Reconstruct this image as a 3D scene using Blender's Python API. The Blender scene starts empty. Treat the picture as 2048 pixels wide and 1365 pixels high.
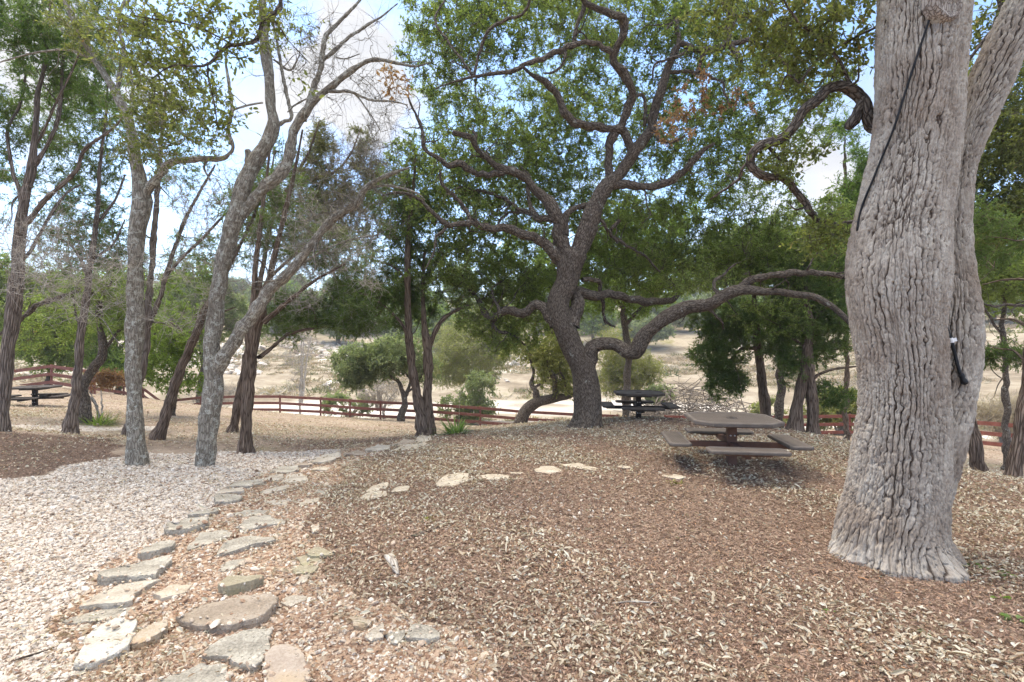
import bpy, math, random
import numpy as np

# ------------------------------------------------------------------ camera, sky, sun, exposure
S = bpy.context.scene
COL = S.collection
F, HZ, EYE = 1024.0, 688.0, 1.65            # focal length and horizon of the photograph in its own pixels, eye height in m
cam_d = bpy.data.cameras.new('camera')
cam_d.sensor_width = 36.0; cam_d.lens = 18.0
cam_d.shift_y = (HZ - 682.5) / 2048.0
cam_d.clip_start = 0.05; cam_d.clip_end = 3000
cam = bpy.data.objects.new('camera', cam_d); COL.objects.link(cam)
cam.location = (0, 0, EYE); cam.rotation_euler = (math.pi / 2, 0, 0)
S.camera = cam

SUN_EL, SUN_AZ = math.radians(62), math.radians(305)      # azimuth clockwise from +Y: behind the camera, a little to the left
SUN_STRENGTH, SKY_STRENGTH, EXPOSURE = 1.0, 0.148, 1.48
S.view_settings.view_transform = 'Standard'; S.view_settings.look = 'None'
S.view_settings.gamma = 1.0; S.view_settings.use_curve_mapping = False
S.view_settings.exposure = EXPOSURE
S.render.engine = 'CYCLES'
S.cycles.max_bounces = 10; S.cycles.diffuse_bounces = 8; S.cycles.glossy_bounces = 2
S.cycles.transmission_bounces = 4; S.cycles.transparent_max_bounces = 4
S.cycles.use_denoising = True
S.cycles.use_adaptive_sampling = True; S.cycles.adaptive_threshold = 0.012

def N(nt, kind, loc=None, **kw):
    n = nt.nodes.new(kind)
    for k, v in kw.items():
        if k in n.inputs.keys() if isinstance(k, str) else False:
            n.inputs[k].default_value = v
        else:
            setattr(n, k, v)
    return n
def L(nt, a, b): nt.links.new(a, b)
def math_node(nt, op, a, b=None, clamp=False):
    n = nt.nodes.new('ShaderNodeMath'); n.operation = op; n.use_clamp = clamp
    for i, v in enumerate((a, b)):
        if v is None: continue
        if isinstance(v, (int, float)): n.inputs[i].default_value = v
        else: L(nt, v, n.inputs[i])
    return n.outputs[0]
def vmath(nt, op, a, b=None):
    n = nt.nodes.new('ShaderNodeVectorMath'); n.operation = op
    for i, v in enumerate((a, b)):
        if v is None: continue
        if isinstance(v, (tuple, list)): n.inputs[i].default_value = v
        else: L(nt, v, n.inputs[i])
    return n
def ramp(nt, fac, stops, interp='LINEAR'):
    n = nt.nodes.new('ShaderNodeValToRGB'); r = n.color_ramp; r.interpolation = interp
    while len(r.elements) > 1: r.elements.remove(r.elements[-1])
    for i, (p, c) in enumerate(stops):
        e = r.elements[0] if i == 0 else r.elements.new(p)
        e.position = p
        e.color = (c, c, c, 1) if isinstance(c, (int, float)) else (*c, 1)
    L(nt, fac, n.inputs[0]); return n.outputs[0]
def noise(nt, vec, scale, detail=3.0, rough=0.55, dist=0.0):
    n = nt.nodes.new('ShaderNodeTexNoise')
    n.inputs['Scale'].default_value = scale; n.inputs['Detail'].default_value = detail
    n.inputs['Roughness'].default_value = rough; n.inputs['Distortion'].default_value = dist
    if vec is not None: L(nt, vec, n.inputs['Vector'])
    return n
def mixc(nt, fac, a, b, mode='MIX'):
    n = nt.nodes.new('ShaderNodeMix'); n.data_type = 'RGBA'; n.blend_type = mode
    for sock, v in ((n.inputs[0], fac), (n.inputs[6], a), (n.inputs[7], b)):
        if isinstance(v, (int, float)): sock.default_value = v
        elif isinstance(v, tuple): sock.default_value = (*v, 1)
        else: L(nt, v, sock)
    return n.outputs[2]

W = bpy.data.worlds.new('World'); S.world = W; W.use_nodes = True
nt = W.node_tree; nt.nodes.clear()
sky = N(nt, 'ShaderNodeTexSky', sky_type='NISHITA'); sky.sun_disc = False
sky.sun_elevation = SUN_EL; sky.sun_rotation = SUN_AZ
sky.air_density = 1.0; sky.dust_density = 0.6; sky.ozone_density = 1.6
tc = N(nt, 'ShaderNodeTexCoord')
nrm = vmath(nt, 'NORMALIZE', tc.outputs['Generated'])
sep = N(nt, 'ShaderNodeSeparateXYZ'); L(nt, nrm.outputs[0], sep.inputs[0])
den = math_node(nt, 'ADD', math_node(nt, 'MAXIMUM', sep.outputs[2], 0.0), 0.22)
cx_ = math_node(nt, 'DIVIDE', sep.outputs[0], den); cy_ = math_node(nt, 'DIVIDE', sep.outputs[1], den)
cmb = N(nt, 'ShaderNodeCombineXYZ'); L(nt, cx_, cmb.inputs[0]); L(nt, cy_, cmb.inputs[1])
cn = noise(nt, cmb.outputs[0], 1.5, 7, 0.55, 0.4)
cl = ramp(nt, cn.outputs[0], [(0.52, 0.0), (0.74, 0.8)])
# one cumulus high on the left, a cloud bank low on the right
def cloud_blob(px, py, size, edge):
    d = np.array([(px - 1024) / F, 1.0, (HZ - py) / F]); d /= np.linalg.norm(d)
    dist = vmath(nt, 'DISTANCE', nrm.outputs[0], tuple(d)).outputs['Value']
    wob = noise(nt, nrm.outputs[0], 9.0, 6, 0.6)
    dd = math_node(nt, 'ADD', dist, math_node(nt, 'MULTIPLY', math_node(nt, 'SUBTRACT', wob.outputs[0], 0.5), 0.28))
    return ramp(nt, dd, [(max(size - edge, 0), 1.0), (size + edge, 0.0)])
tot = cl
for b in ((700, 140, 0.10, 0.022), (745, 185, 0.09, 0.022), (600, 175, 0.08, 0.03), (1650, 360, 0.10, 0.06), (100, 130, 0.10, 0.05)):
    tot = math_node(nt, 'MAXIMUM', tot, cloud_blob(*b))
lowhaze = ramp(nt, sep.outputs[2], [(0.0, 0.60), (0.10, 0.30), (0.30, 0.0)])
tot = math_node(nt, 'MAXIMUM', tot, lowhaze)
shade = ramp(nt, noise(nt, cmb.outputs[0], 2.6, 4).outputs[0], [(0.3, (1.9, 1.97, 2.15)), (0.62, (2.55, 2.54, 2.56))])
skyc = mixc(nt, 1.0, sky.outputs[0], (0.86, 0.92, 1.0), 'MULTIPLY')
wc = mixc(nt, tot, skyc, shade)
# bright cloud cover added above the view to lift the ambient light
fill_cloud = ramp(nt, math_node(nt, 'ADD', sep.outputs[2], math_node(nt, 'MULTIPLY', math_node(nt, 'SUBTRACT', cn.outputs[0], 0.5), 0.35)), [(0.63, 0.0), (0.82, 1.0)])
wc = mixc(nt, fill_cloud, wc, (10.0, 9.5, 8.7))
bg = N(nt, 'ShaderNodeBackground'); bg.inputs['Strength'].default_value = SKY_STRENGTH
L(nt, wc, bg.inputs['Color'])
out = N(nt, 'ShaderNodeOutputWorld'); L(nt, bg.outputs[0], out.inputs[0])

sd = bpy.data.lights.new('sun', 'SUN'); sd.energy = SUN_STRENGTH; sd.angle = math.radians(14); sd.color = (1.0, 0.89, 0.74)
so = bpy.data.objects.new('sun', sd); COL.objects.link(so)
so.rotation_euler = (math.pi / 2 - SUN_EL, 0, math.pi - SUN_AZ)   # a sun lamp shines along its own -Z

# ------------------------------------------------------------------ small helpers
RNG = np.random.default_rng(7)
def P(px, py, D):
    """a point of the place, given the direction it is seen in and its real distance"""
    return np.array([(px - 1024.0) / F * D, D, EYE - (py - HZ) / F * D])
def seen(px, w):
    """axis and true width of a round trunk whose outline is w wide around px (a wide lens stretches it off axis)"""
    u = (px - 1024.0) / F; k = math.sqrt(1 + u * u); w = w / k; d = w * .5 / F / k
    return px - F * u * (1 + u * u) * d * d, w
def unit(v): return v / np.maximum(np.linalg.norm(v, axis=-1, keepdims=True), 1e-9)
def mk(name, V, faces, mat, parent=None, attrs=None, smooth=True, loc=None, mat_idx=None):
    me = bpy.data.meshes.new(name)
    V = np.asarray(V, dtype=np.float32)
    if loc is not None: V = V - np.asarray(loc, dtype=np.float32)
    if not isinstance(faces, (list, tuple)): faces = [faces]
    faces = [np.asarray(f, dtype=np.int32) for f in faces if len(f)]
    loops = np.concatenate([f.ravel() for f in faces])
    cnt = np.concatenate([np.full(len(f), f.shape[1], np.int32) for f in faces])
    st = np.concatenate([[0], np.cumsum(cnt)[:-1]]).astype(np.int32)
    me.vertices.add(len(V)); me.vertices.foreach_set('co', V.ravel())
    me.loops.add(len(loops)); me.loops.foreach_set('vertex_index', loops)
    me.polygons.add(len(cnt)); me.polygons.foreach_set('loop_start', st); me.polygons.foreach_set('loop_total', cnt)
    me.polygons.foreach_set('use_smooth', np.full(len(cnt), bool(smooth)) if isinstance(smooth, bool) else smooth)
    for k, a in (attrs or {}).items():
        a = np.asarray(a, dtype=np.float32)
        if a.ndim == 1: me.attributes.new(k, 'FLOAT', 'POINT').data.foreach_set('value', a)
        else: me.attributes.new(k, 'FLOAT_VECTOR', 'POINT').data.foreach_set('vector', a.ravel())
    for m in (mat if isinstance(mat, (list, tuple)) else [mat]): me.materials.append(m)
    if mat_idx is not None: me.polygons.foreach_set('material_index', np.asarray(mat_idx, np.int32))
    me.update(calc_edges=True); me.validate()
    o = bpy.data.objects.new(name, me); COL.objects.link(o)
    if parent is not None: o.parent = parent
    elif loc is not None: o.location = loc
    return o
def tag(o, label=None, cat=None, group=None, kind=None):
    for k, v in (('label', label), ('category', cat), ('group', group), ('kind', kind)):
        if v: o[k] = v
    return o
def thing(name, loc, label, cat, group=None, rz=0.0):
    o = bpy.data.objects.new(name, None); COL.objects.link(o); o.empty_display_size = 0.2
    o.location = loc; o.rotation_euler = (0, 0, rz)
    return tag(o, label, cat, group)
def wav(p, f, seed=0):
    """smooth pseudo noise, about -1..1"""
    r = np.random.default_rng(seed); s = 0
    for k in range(4):
        w = r.normal(size=3); w *= f * (0.7 + 0.5 * k) / np.linalg.norm(w)
        s = s + np.sin(p @ w + r.uniform(0, 6.28)) * 0.5
    return s

# ------------------------------------------------------------------ terrain
CTRL = []      # (px, D, z): heights read off the photograph
def cpt(px, D, z=None, py=None): CTRL.append(((px - 1024.) / F * D, D, EYE - (py - HZ) / F * D if z is None else z))
for x, y in ((0, 0), (-2, 0), (2, 0), (-5, 0), (5, 0), (0, -4), (-7, -5), (7, -5), (0, -14), (-14, -12), (14, -12)): CTRL.append((x, y, 0.0))
for px in (100, 700, 1200, 1900): cpt(px, 2.6, 0.0)
for a in ((1790, 4.1, -0.02), (1463, 6.6, 0.10), (1200, 6.0, 0.05), (1700, 6.0, 0.02), (1172, 10.5, -0.08), (1277, 11.6, -0.05), (1300, 13.3, -0.33), (1400, 10.0, 0.0), (1650, 9.2, -0.06),
          (1500, 13.0, -0.62), (1600, 15.5, -1.35), (1320, 16.5, -1.15), (1250, 24, -2.7), (1150, 25, -2.75), (1480, 23.5, -2.65), (1700, 22.7, -2.5), (2010, 17.8, -2.1), (2400, 14, -1.9),
          (2000, 7.0, -0.17), (2040, 9.5, -0.95), (2000, 13, -1.65), (1850, 10, -0.75), (2500, 6.5, -0.3), (1800, 16, -1.8),
          (956, 25.5, -2.5), (760, 26.5, -2.3), (640, 27.7, -2.25), (430, 29, -2.05), (322, 29, -1.75), (190, 22, -0.52), (100, 23, -0.25), (-100, 24, -0.15), (-500, 20, 0.2),
          (805, 24.5, -2.05), (1045, 19, -1.45), (905, 13.0, -0.62), (1000, 14, -0.62), (1080, 12.5, -0.32), (700, 13, -0.62), (600, 18, -1.05), (800, 18, -1.25), (640, 10.5, -0.38), (450, 20, -0.95),
          (275, 7.2, -0.06), (410, 7.2, -0.07), (490, 9.0, -0.26), (465, 11.5, -0.34), (850, 11.0, -0.33), (315, 10.0, -0.22), (140, 10.0, -0.11), (5, 8.5, 0.2), (247, 11.0, -0.3),
          (170, 12.0, -0.2), (70, 15.3, -0.2), (70, 19, -.3), (1530, 13.0, -0.62), (1606, 11.0, -0.3), (1955, 7.5, -0.27), (2025, 7.0, -0.25), (-300, 9, 0.3), (-300, 5, 0.08), (-400, 15, 0.1),
          (600, 7.0, -0.1), (500, 5.0, -0.02), (200, 4.5, -0.02), (860, 8.0, -0.06), (1000, 4.5, 0.02)):
    cpt(*a)
for px, D in ((-400, 36), (0, 38), (400, 38), (800, 36), (1200, 34), (1600, 33), (2000, 30), (2600, 26)): cpt(px, D, -3.4)
CT = np.array(CTRL)
def _phi(r2): return 0.5 * r2 * np.log(r2 + 1e-9)
_d2 = ((CT[:, None, :2] - CT[None, :, :2]) ** 2).sum(-1)
_n = len(CT); _A = np.zeros((_n + 3, _n + 3)); _A[:_n, :_n] = _phi(_d2) + np.eye(_n) * 0.02
_A[:_n, _n] = 1; _A[:_n, _n + 1:] = CT[:, :2]; _A[_n:, :_n] = _A[:_n, _n:].T
_W = np.linalg.solve(_A, np.concatenate([CT[:, 2], np.zeros(3)]))
def sstep(a, b, x):
    t = np.clip((x - a) / (b - a), 0, 1); return t * t * (3 - 2 * t)
def height(x, y):
    x = np.atleast_1d(np.asarray(x, float)); y = np.atleast_1d(np.asarray(y, float))
    out = np.empty(x.shape)
    xf, yf, of = x.ravel(), y.ravel(), out.ravel()
    for s in range(0, len(xf), 20000):
        a, b = xf[s:s + 20000], yf[s:s + 20000]
        d2 = (a[:, None] - CT[None, :, 0]) ** 2 + (b[:, None] - CT[None, :, 1]) ** 2
        near = _phi(d2) @ _W[:_n] + _W[_n] + _W[_n + 1] * a + _W[_n + 2] * b
        r = np.hypot(a, b)
        p = np.stack([a, b, 0 * a], 1)
        far = np.interp(r, [30, 38, 46, 52, 66, 74, 90, 105, 130, 170, 230, 300, 450, 700, 1500], [-3.0, -4.4, -5.0, -5.1, -5.0, -3.9, -2.6, -1.4, 3.2, 9.5, 20, 30, 42, 46, 46])
        far = far + wav(p, 0.06, 3) * np.clip((r - 70) / 60, 0, 1) * 1.1 + wav(p, 0.012, 4) * np.clip((r - 200) / 200, 0, 1) * 5 + wav(p, 0.35, 8) * 0.12
        back = b < 5
        far = np.where(back, np.clip(far, -0.5, 50) * 0.3, far)
        t = sstep(30, 42, r)
        of[s:s + 20000] = near * (1 - t) + far * t + (wav(p, 3.1, 5) * 0.010 + wav(p, 1.2, 6) * 0.014)
    return of.reshape(x.shape)
def ground_at(px, py, lift=0.0):
    px = np.asarray(px, float); py = np.asarray(py, float)
    D = (EYE - lift) * F / (py - HZ)
    for _ in range(14):
        z = height((px - 1024) / F * D, D).reshape(D.shape)
        D = 0.5 * D + 0.5 * (EYE - lift - z) * F / (py - HZ)
    return np.stack([(px - 1024) / F * D, D, EYE - (py - HZ) / F * D], -1)
def zg(x, y): return float(height(x, y)[0])
# ------------------------------------------------------------------ materials
def new_mat(name):
    m = bpy.data.materials.new(name); m.use_nodes = True
    t = m.node_tree; t.nodes.clear()
    o = t.nodes.new('ShaderNodeOutputMaterial'); b = t.nodes.new('ShaderNodeBsdfPrincipled')
    b.inputs['Specular IOR Level'].default_value = 0.2; b.inputs['Roughness'].default_value = 0.85
    L(t, b.outputs[0], o.inputs[0]); return m, t, b, o
def attr(t, name):
    n = t.nodes.new('ShaderNodeAttribute'); n.attribute_name = name; return n
def bump(t, b, h, strength, dist):
    n = t.nodes.new('ShaderNodeBump'); n.inputs['Strength'].default_value = strength; n.inputs['Distance'].default_value = dist
    L(t, h, n.inputs['Height']); L(t, n.outputs[0], b.inputs['Normal'])
def leaf_mat(name, stops, trans=0.35, rough=0.5):
    m, t, b, o = new_mat(name)
    c = ramp(t, attr(t, 'rnd').outputs['Fac'], stops)
    L(t, c, b.inputs['Base Color']); b.inputs['Roughness'].default_value = rough; b.inputs['Specular IOR Level'].default_value = 0.3
    tr = t.nodes.new('ShaderNodeBsdfTranslucent'); L(t, mixc(t, 1.0, c, (1.25, 1.3, 0.7), 'MULTIPLY'), tr.inputs[0])
    mx = t.nodes.new('ShaderNodeMixShader'); mx.inputs[0].default_value = trans
    L(t, b.outputs[0], mx.inputs[1]); L(t, tr.outputs[0], mx.inputs[2]); L(t, mx.outputs[0], o.inputs[0])
    return m
def bark_mat(name, deep, mid, light, sxy, sz, bstr, bdist, lichen=None, lcol=(0.5, 0.53, 0.47), warp=0.6, lscale=5.0):
    m, t, b, o = new_mat(name)
    a = attr(t, 'bark')
    v = vmath(t, 'MULTIPLY', a.outputs['Vector'], (sxy, sxy, sz)).outputs[0]
    nz = noise(t, v, 0.7, 3)
    w = vmath(t, 'ADD', v, vmath(t, 'SCALE', vmath(t, 'SUBTRACT', nz.outputs['Color'], (0.5, 0.5, 0.5)).outputs[0]).outputs[0])
    t.nodes[-1]
    sc = [n for n in t.nodes if n.bl_idname == 'ShaderNodeVectorMath' and n.operation == 'SCALE'][-1]; sc.inputs['Scale'].default_value = warp * 2
    vo = t.nodes.new('ShaderNodeTexVoronoi'); vo.feature = 'DISTANCE_TO_EDGE'; vo.inputs['Scale'].default_value = 1.0
    L(t, w.outputs[0], vo.inputs['Vector'])
    ridge = ramp(t, vo.outputs['Distance'], [(0.0, 0.0), (0.16, 0.75), (0.45, 1.0)])
    fine = noise(t, v, 4.0, 5, 0.65)
    big = noise(t, a.outputs['Vector'], 2.2, 4, 0.6)
    h = math_node(t, 'ADD', math_node(t, 'MULTIPLY', ridge, 0.8), math_node(t, 'MULTIPLY', fine.outputs[0], 0.5))
    tone = math_node(t, 'ADD', math_node(t, 'MULTIPLY', fine.outputs[0], 0.55), math_node(t, 'MULTIPLY', big.outputs[0], 0.55))
    c = ramp(t, tone, [(0.36, mid), (0.72, light)])
    c = mixc(t, ridge, deep, c)
    if lichen is not None:
        ln = noise(t, a.outputs['Vector'], lscale, 5, 0.7); l2 = noise(t, a.outputs['Vector'], lscale * 6, 3, 0.6)
        lm = math_node(t, 'ADD', math_node(t, 'MULTIPLY', ln.outputs[0], 0.7), math_node(t, 'MULTIPLY', l2.outputs[0], 0.3))
        c = mixc(t, ramp(t, lm, [(lichen, 0.0), (lichen + 0.04, 0.85)]), c, lcol)
    L(t, c, b.inputs['Base Color']); b.inputs['Specular IOR Level'].default_value = 0.1; b.inputs['Roughness'].default_value = 0.95
    bump(t, b, h, bstr, bdist)
    return m
M = {}
M['oak_bark'] = bark_mat('oak_bark', (0.055, 0.042, 0.033), (0.135, 0.108, 0.086), (0.27, 0.228, 0.19), 42, 11, 0.9, 0.02, lichen=0.60, lcol=(0.36, 0.36, 0.32))
M['lichen_bark'] = bark_mat('lichen_bark', (0.13, 0.112, 0.09), (0.25, 0.22, 0.18), (0.44, 0.405, 0.345), 50, 8, 0.8, 0.014, lichen=0.53, lcol=(0.50, 0.50, 0.445), lscale=15)
M['cedar_bark'] = bark_mat('cedar_bark', (0.085, 0.058, 0.042), (0.19, 0.135, 0.10), (0.38, 0.295, 0.235), 58, 3.2, 1.0, 0.025, warp=0.35)
M['grey_cedar_bark'] = bark_mat('grey_cedar_bark', (0.10, 0.075, 0.06), (0.21, 0.165, 0.135), (0.42, 0.355, 0.305), 52, 3.0, 1.0, 0.025, warp=0.35)
M['dead_wood'] = bark_mat('dead_wood', (0.24, 0.205, 0.17), (0.44, 0.395, 0.34), (0.62, 0.575, 0.515), 30, 6, 0.5, 0.01)
M['brush'] = bark_mat('grey_brush_wood', (0.15, 0.12, 0.095), (0.27, 0.225, 0.185), (0.42, 0.37, 0.315), 30, 6, 0.5, 0.01)
M['old_bark'] = bark_mat('old_bark', (0.12, 0.092, 0.073), (0.30, 0.258, 0.222), (0.50, 0.455, 0.41), 60, 24, 0.5, 0.010, lichen=0.60, lcol=(0.46, 0.45, 0.42))
def giant_bark():
    m, t, b, o = new_mat('furrowed_bark')
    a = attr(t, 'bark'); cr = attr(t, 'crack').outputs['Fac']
    v = vmath(t, 'MULTIPLY', a.outputs['Vector'], (1, 1, 0.35)).outputs[0]
    fine = noise(t, v, 70, 5, 0.7); med = noise(t, v, 14, 4, 0.6); big = noise(t, a.outputs['Vector'], 1.6, 3, 0.5)
    tone = math_node(t, 'ADD', math_node(t, 'MULTIPLY', fine.outputs[0], 0.45), math_node(t, 'MULTIPLY', med.outputs[0], 0.6))
    c = ramp(t, tone, [(0.33, (0.25, 0.212, 0.175)), (0.50, (0.40, 0.352, 0.298)), (0.74, (0.56, 0.52, 0.455))])
    brown = ramp(t, big.outputs[0], [(0.48, 0.0), (0.66, 0.6)])
    sepz = t.nodes.new('ShaderNodeSeparateXYZ'); L(t, a.outputs['Vector'], sepz.inputs[0])
    up = ramp(t, math_node(t, 'MULTIPLY', sepz.outputs[2], 0.2), [(0.2, 0.25), (0.6, 1.0)])
    c = mixc(t, math_node(t, 'MULTIPLY', brown, up), c, ramp(t, tone, [(0.35, (0.15, 0.105, 0.072)), (0.7, (0.31, 0.235, 0.18))]))
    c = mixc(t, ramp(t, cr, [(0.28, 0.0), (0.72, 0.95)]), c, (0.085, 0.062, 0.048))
    L(t, c, b.inputs['Base Color']); b.inputs['Roughness'].default_value = 0.95; b.inputs['Specular IOR Level'].default_value = 0.1
    bump(t, b, math_node(t, 'ADD', fine.outputs[0], med.outputs[0]), 0.8, 0.012)
    return m
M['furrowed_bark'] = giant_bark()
M['oak_leaf'] = leaf_mat('oak_leaf', [(0.0, (0.13, 0.175, 0.048)), (0.4, (0.22, 0.285, 0.092)), (0.8, (0.32, 0.385, 0.15)), (0.94, (0.40, 0.43, 0.20)), (1.0, (0.42, 0.27, 0.12))], 0.6, 0.5)
M['dull_oak_leaf'] = leaf_mat('dull_oak_leaf', [(0.0, (0.115, 0.135, 0.045)), (0.5, (0.195, 0.22, 0.08)), (0.82, (0.28, 0.29, 0.12)), (0.96, (0.33, 0.27, 0.13)), (1.0, (0.38, 0.23, 0.11))], 0.58, 0.5)
M['bright_leaf'] = leaf_mat('bright_leaf', [(0.0, (0.12, 0.175, 0.036)), (0.5, (0.195, 0.275, 0.065)), (1.0, (0.31, 0.37, 0.115))], 0.55, 0.5)
M['cedar_leaf'] = leaf_mat('cedar_leaf', [(0.0, (0.085, 0.135, 0.042)), (0.5, (0.15, 0.215, 0.075)), (1.0, (0.24, 0.285, 0.12))], 0.52, 0.6)
M['bright_cedar_leaf'] = leaf_mat('bright_cedar_leaf', [(0.0, (0.095, 0.165, 0.042)), (0.5, (0.16, 0.25, 0.072)), (1.0, (0.26, 0.34, 0.13))], 0.5, 0.6)
M['brown_cedar_leaf'] = leaf_mat('brown_cedar_leaf', [(0.0, (0.13, 0.14, 0.055)), (0.5, (0.22, 0.215, 0.092)), (1.0, (0.34, 0.29, 0.155))], 0.48, 0.6)
M['pale_leaf'] = leaf_mat('pale_leaf', [(0.0, (0.19, 0.21, 0.085)), (0.5, (0.30, 0.32, 0.145)), (1.0, (0.43, 0.42, 0.22))], .5, .5)
M['grey_leaf'] = leaf_mat('grey_leaf', [(0.0, (0.165, 0.20, 0.105)), (0.5, (0.25, 0.295, 0.165)), (1.0, (0.36, 0.395, 0.25))], .52, .5)
M['yellow_leaf'] = leaf_mat('yellow_leaf', [(0.0, (0.17, 0.19, 0.06)), (0.5, (0.28, 0.29, 0.105)), (1.0, (0.41, 0.385, 0.17))], .5, .5)
M['reed'] = leaf_mat('reed', [(0.0, (0.28, 0.22, 0.15)), (0.5, (0.42, 0.35, 0.26)), (1.0, (0.55, 0.49, 0.39))], 0.25, 0.8)
M['brown_leaf'] = leaf_mat('brown_leaf', [(0.0, (0.24, 0.125, 0.07)), (1.0, (0.46, 0.30, 0.19))], 0.4, 0.7)
M['litter_leaf'] = leaf_mat('litter_leaf', [(0.0, (0.17, 0.10, 0.06)), (0.25, (0.33, 0.235, 0.155)), (0.5, (0.47, 0.39, 0.29)), (0.8, (0.60, 0.55, 0.45)), (0.97, (0.72, 0.69, 0.61)), (1.0, (0.50, 0.46, 0.10))], 0.15, 0.6)
def chip_mat(name, stops):
    m, t, b, o = new_mat(name)
    c = ramp(t, attr(t, 'rnd').outputs['Fac'], stops)
    g = t.nodes.new('ShaderNodeNewGeometry')
    n = noise(t, g.outputs['Position'], 90, 3)
    L(t, mixc(t, 0.5, c, ramp(t, n.outputs[0], [(0.3, 0.55), (0.7, 1.15)]), 'MULTIPLY'), b.inputs['Base Color'])
    b.inputs['Roughness'].default_value = 0.9; b.inputs['Specular IOR Level'].default_value = 0.12
    return m
M['chip'] = chip_mat('wood_chip', [(0.0, (0.15, 0.088, 0.062)), (0.4, (0.29, 0.188, 0.138)), (0.75, (0.42, 0.295, 0.22)), (0.93, (0.50, 0.375, 0.285)), (1.0, (0.52, 0.29, 0.15))])
M['limestone_gravel'] = chip_mat('limestone_gravel', [(0.0, (0.28, 0.20, 0.145)), (0.08, (0.43, 0.345, 0.27)), (0.22, (0.56, 0.485, 0.41)), (0.7, (0.62, 0.555, 0.48)), (1.0, (0.72, 0.67, 0.605))])
M['tan_pebble'] = chip_mat('tan_pebble', [(0.0, (0.31, 0.195, 0.13)), (0.3, (0.47, 0.35, 0.255)), (0.65, (0.60, 0.50, 0.395)), (1.0, (0.74, 0.68, 0.595))])
def stone_mat(name, base, dark, light, stain=None):
    m, t, b, o = new_mat(name)
    g = t.nodes.new('ShaderNodeTexCoord'); p = g.outputs['Object']
    a = noise(t, p, 5, 6, 0.65); f = noise(t, p, 70, 6, 0.75)
    tone = math_node(t, 'ADD', math_node(t, 'MULTIPLY', a.outputs[0], 0.55), math_node(t, 'MULTIPLY', f.outputs[0], 0.55))
    c = ramp(t, tone, [(0.42, dark), (0.55, base), (0.68, light)])
    v = t.nodes.new('ShaderNodeTexVoronoi'); v.inputs['Scale'].default_value = 38; L(t, p, v.inputs['Vector'])
    pit = ramp(t, v.outputs['Distance'], [(0.10, 1.0), (0.26, 0.0)])
    gate = ramp(t, noise(t, p, 9, 2).outputs[0], [(0.5, 0.0), (0.6, 1.0)])
    pg = math_node(t, 'MULTIPLY', pit, gate)
    c = mixc(t, math_node(t, 'MULTIPLY', pg, 0.55), c, dark)
    if stain: c = mixc(t, ramp(t, noise(t, p, 4.0, 4).outputs[0], [(0.5, 0.0), (0.62, 0.75)]), c, stain)
    L(t, c, b.inputs['Base Color']); b.inputs['Roughness'].default_value = 0.9
    bump(t, b, math_node(t, 'SUBTRACT', tone, math_node(t, 'MULTIPLY', pg, 0.6)), 0.8, 0.02)
    return m
M['st_white'] = stone_mat('white_limestone', (0.54, 0.505, 0.43), (0.34, 0.31, 0.26), (0.66, 0.63, 0.56))
M['st_grey'] = stone_mat('grey_limestone', (0.38, 0.345, 0.285), (0.19, 0.17, 0.138), (0.55, 0.51, 0.43))
M['st_buff'] = stone_mat('buff_limestone', (0.46, 0.405, 0.33), (0.30, 0.25, 0.19), (0.58, 0.53, 0.45))
M['st_brown'] = stone_mat('brown_sandstone', (0.345, 0.28, 0.215), (0.22, 0.175, 0.13), (0.46, 0.39, 0.315))
M['st_pink'] = stone_mat('pinkish_sandstone', (0.45, 0.37, 0.30), (0.34, 0.27, 0.21), (0.55, 0.475, 0.40), stain=(0.47, 0.36, 0.24))
M['st_orange'] = stone_mat('orange_stained_limestone', (0.46, 0.385, 0.295), (0.33, 0.25, 0.165), (0.56, 0.50, 0.415), stain=(0.40, 0.275, 0.155))
M['st_moss'] = stone_mat('mossy_limestone', (0.36, 0.315, 0.225), (0.24, 0.21, 0.14), (0.48, 0.435, 0.34), stain=(0.30, 0.275, 0.16))
M['st_pale'] = stone_mat('pale_flat_limestone', (0.50, 0.43, 0.335), (0.34, 0.275, 0.20), (0.62, 0.56, 0.46))
def paint_mat(name, c1, c2, rough=0.6, metal=0.0, scale=6, bmp=0.2):
    m, t, b, o = new_mat(name)
    g = t.nodes.new('ShaderNodeTexCoord')
    n = noise(t, g.outputs['Object'], scale, 6, 0.65)
    L(t, ramp(t, n.outputs[0], [(0.35, c1), (0.65, c2)]), b.inputs['Base Color'])
    b.inputs['Roughness'].default_value = rough; b.inputs['Metallic'].default_value = metal; b.inputs['Specular IOR Level'].default_value = 0.2
    bump(t, b, noise(t, g.outputs['Object'], scale * 12, 3).outputs[0], bmp, 0.003)
    return m
M['fence_paint'] = paint_mat('oxide_red_paint', (0.155, 0.060, 0.045), (0.22, 0.095, 0.075), 0.7)
M['fence_red'] = paint_mat('red_paint', (0.175, 0.060, 0.044), (0.25, 0.095, 0.072), 0.7)
M['post_paint'] = paint_mat('brown_metal_paint', (0.13, 0.070, 0.050), (0.18, 0.10, 0.075), 0.5)
M['rim_paint'] = paint_mat('weathered_plastic_coating', (0.118, 0.098, 0.084), (0.172, 0.147, 0.128), 0.6)
M['black_rubber'] = paint_mat('black_rubber', (0.012, 0.012, 0.013), (0.02, 0.02, 0.022), 0.5)
M['bolt'] = paint_mat('galvanised_bolt', (0.55, 0.55, 0.55), (0.7, 0.7, 0.7), 0.4, 0.6)
M['white_tag'] = paint_mat('white_tag', (0.75, 0.75, 0.75), (0.82, 0.82, 0.82), 0.5)
M['moss'] = leaf_mat('moss', [(0.0, (0.16, 0.18, 0.03)), (1.0, (0.34, 0.36, 0.07))], 0.2, 0.9)
M['black_coating'] = paint_mat('black_coating', (0.062, 0.052, 0.045), (0.098, 0.084, 0.074), 0.7)
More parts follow.
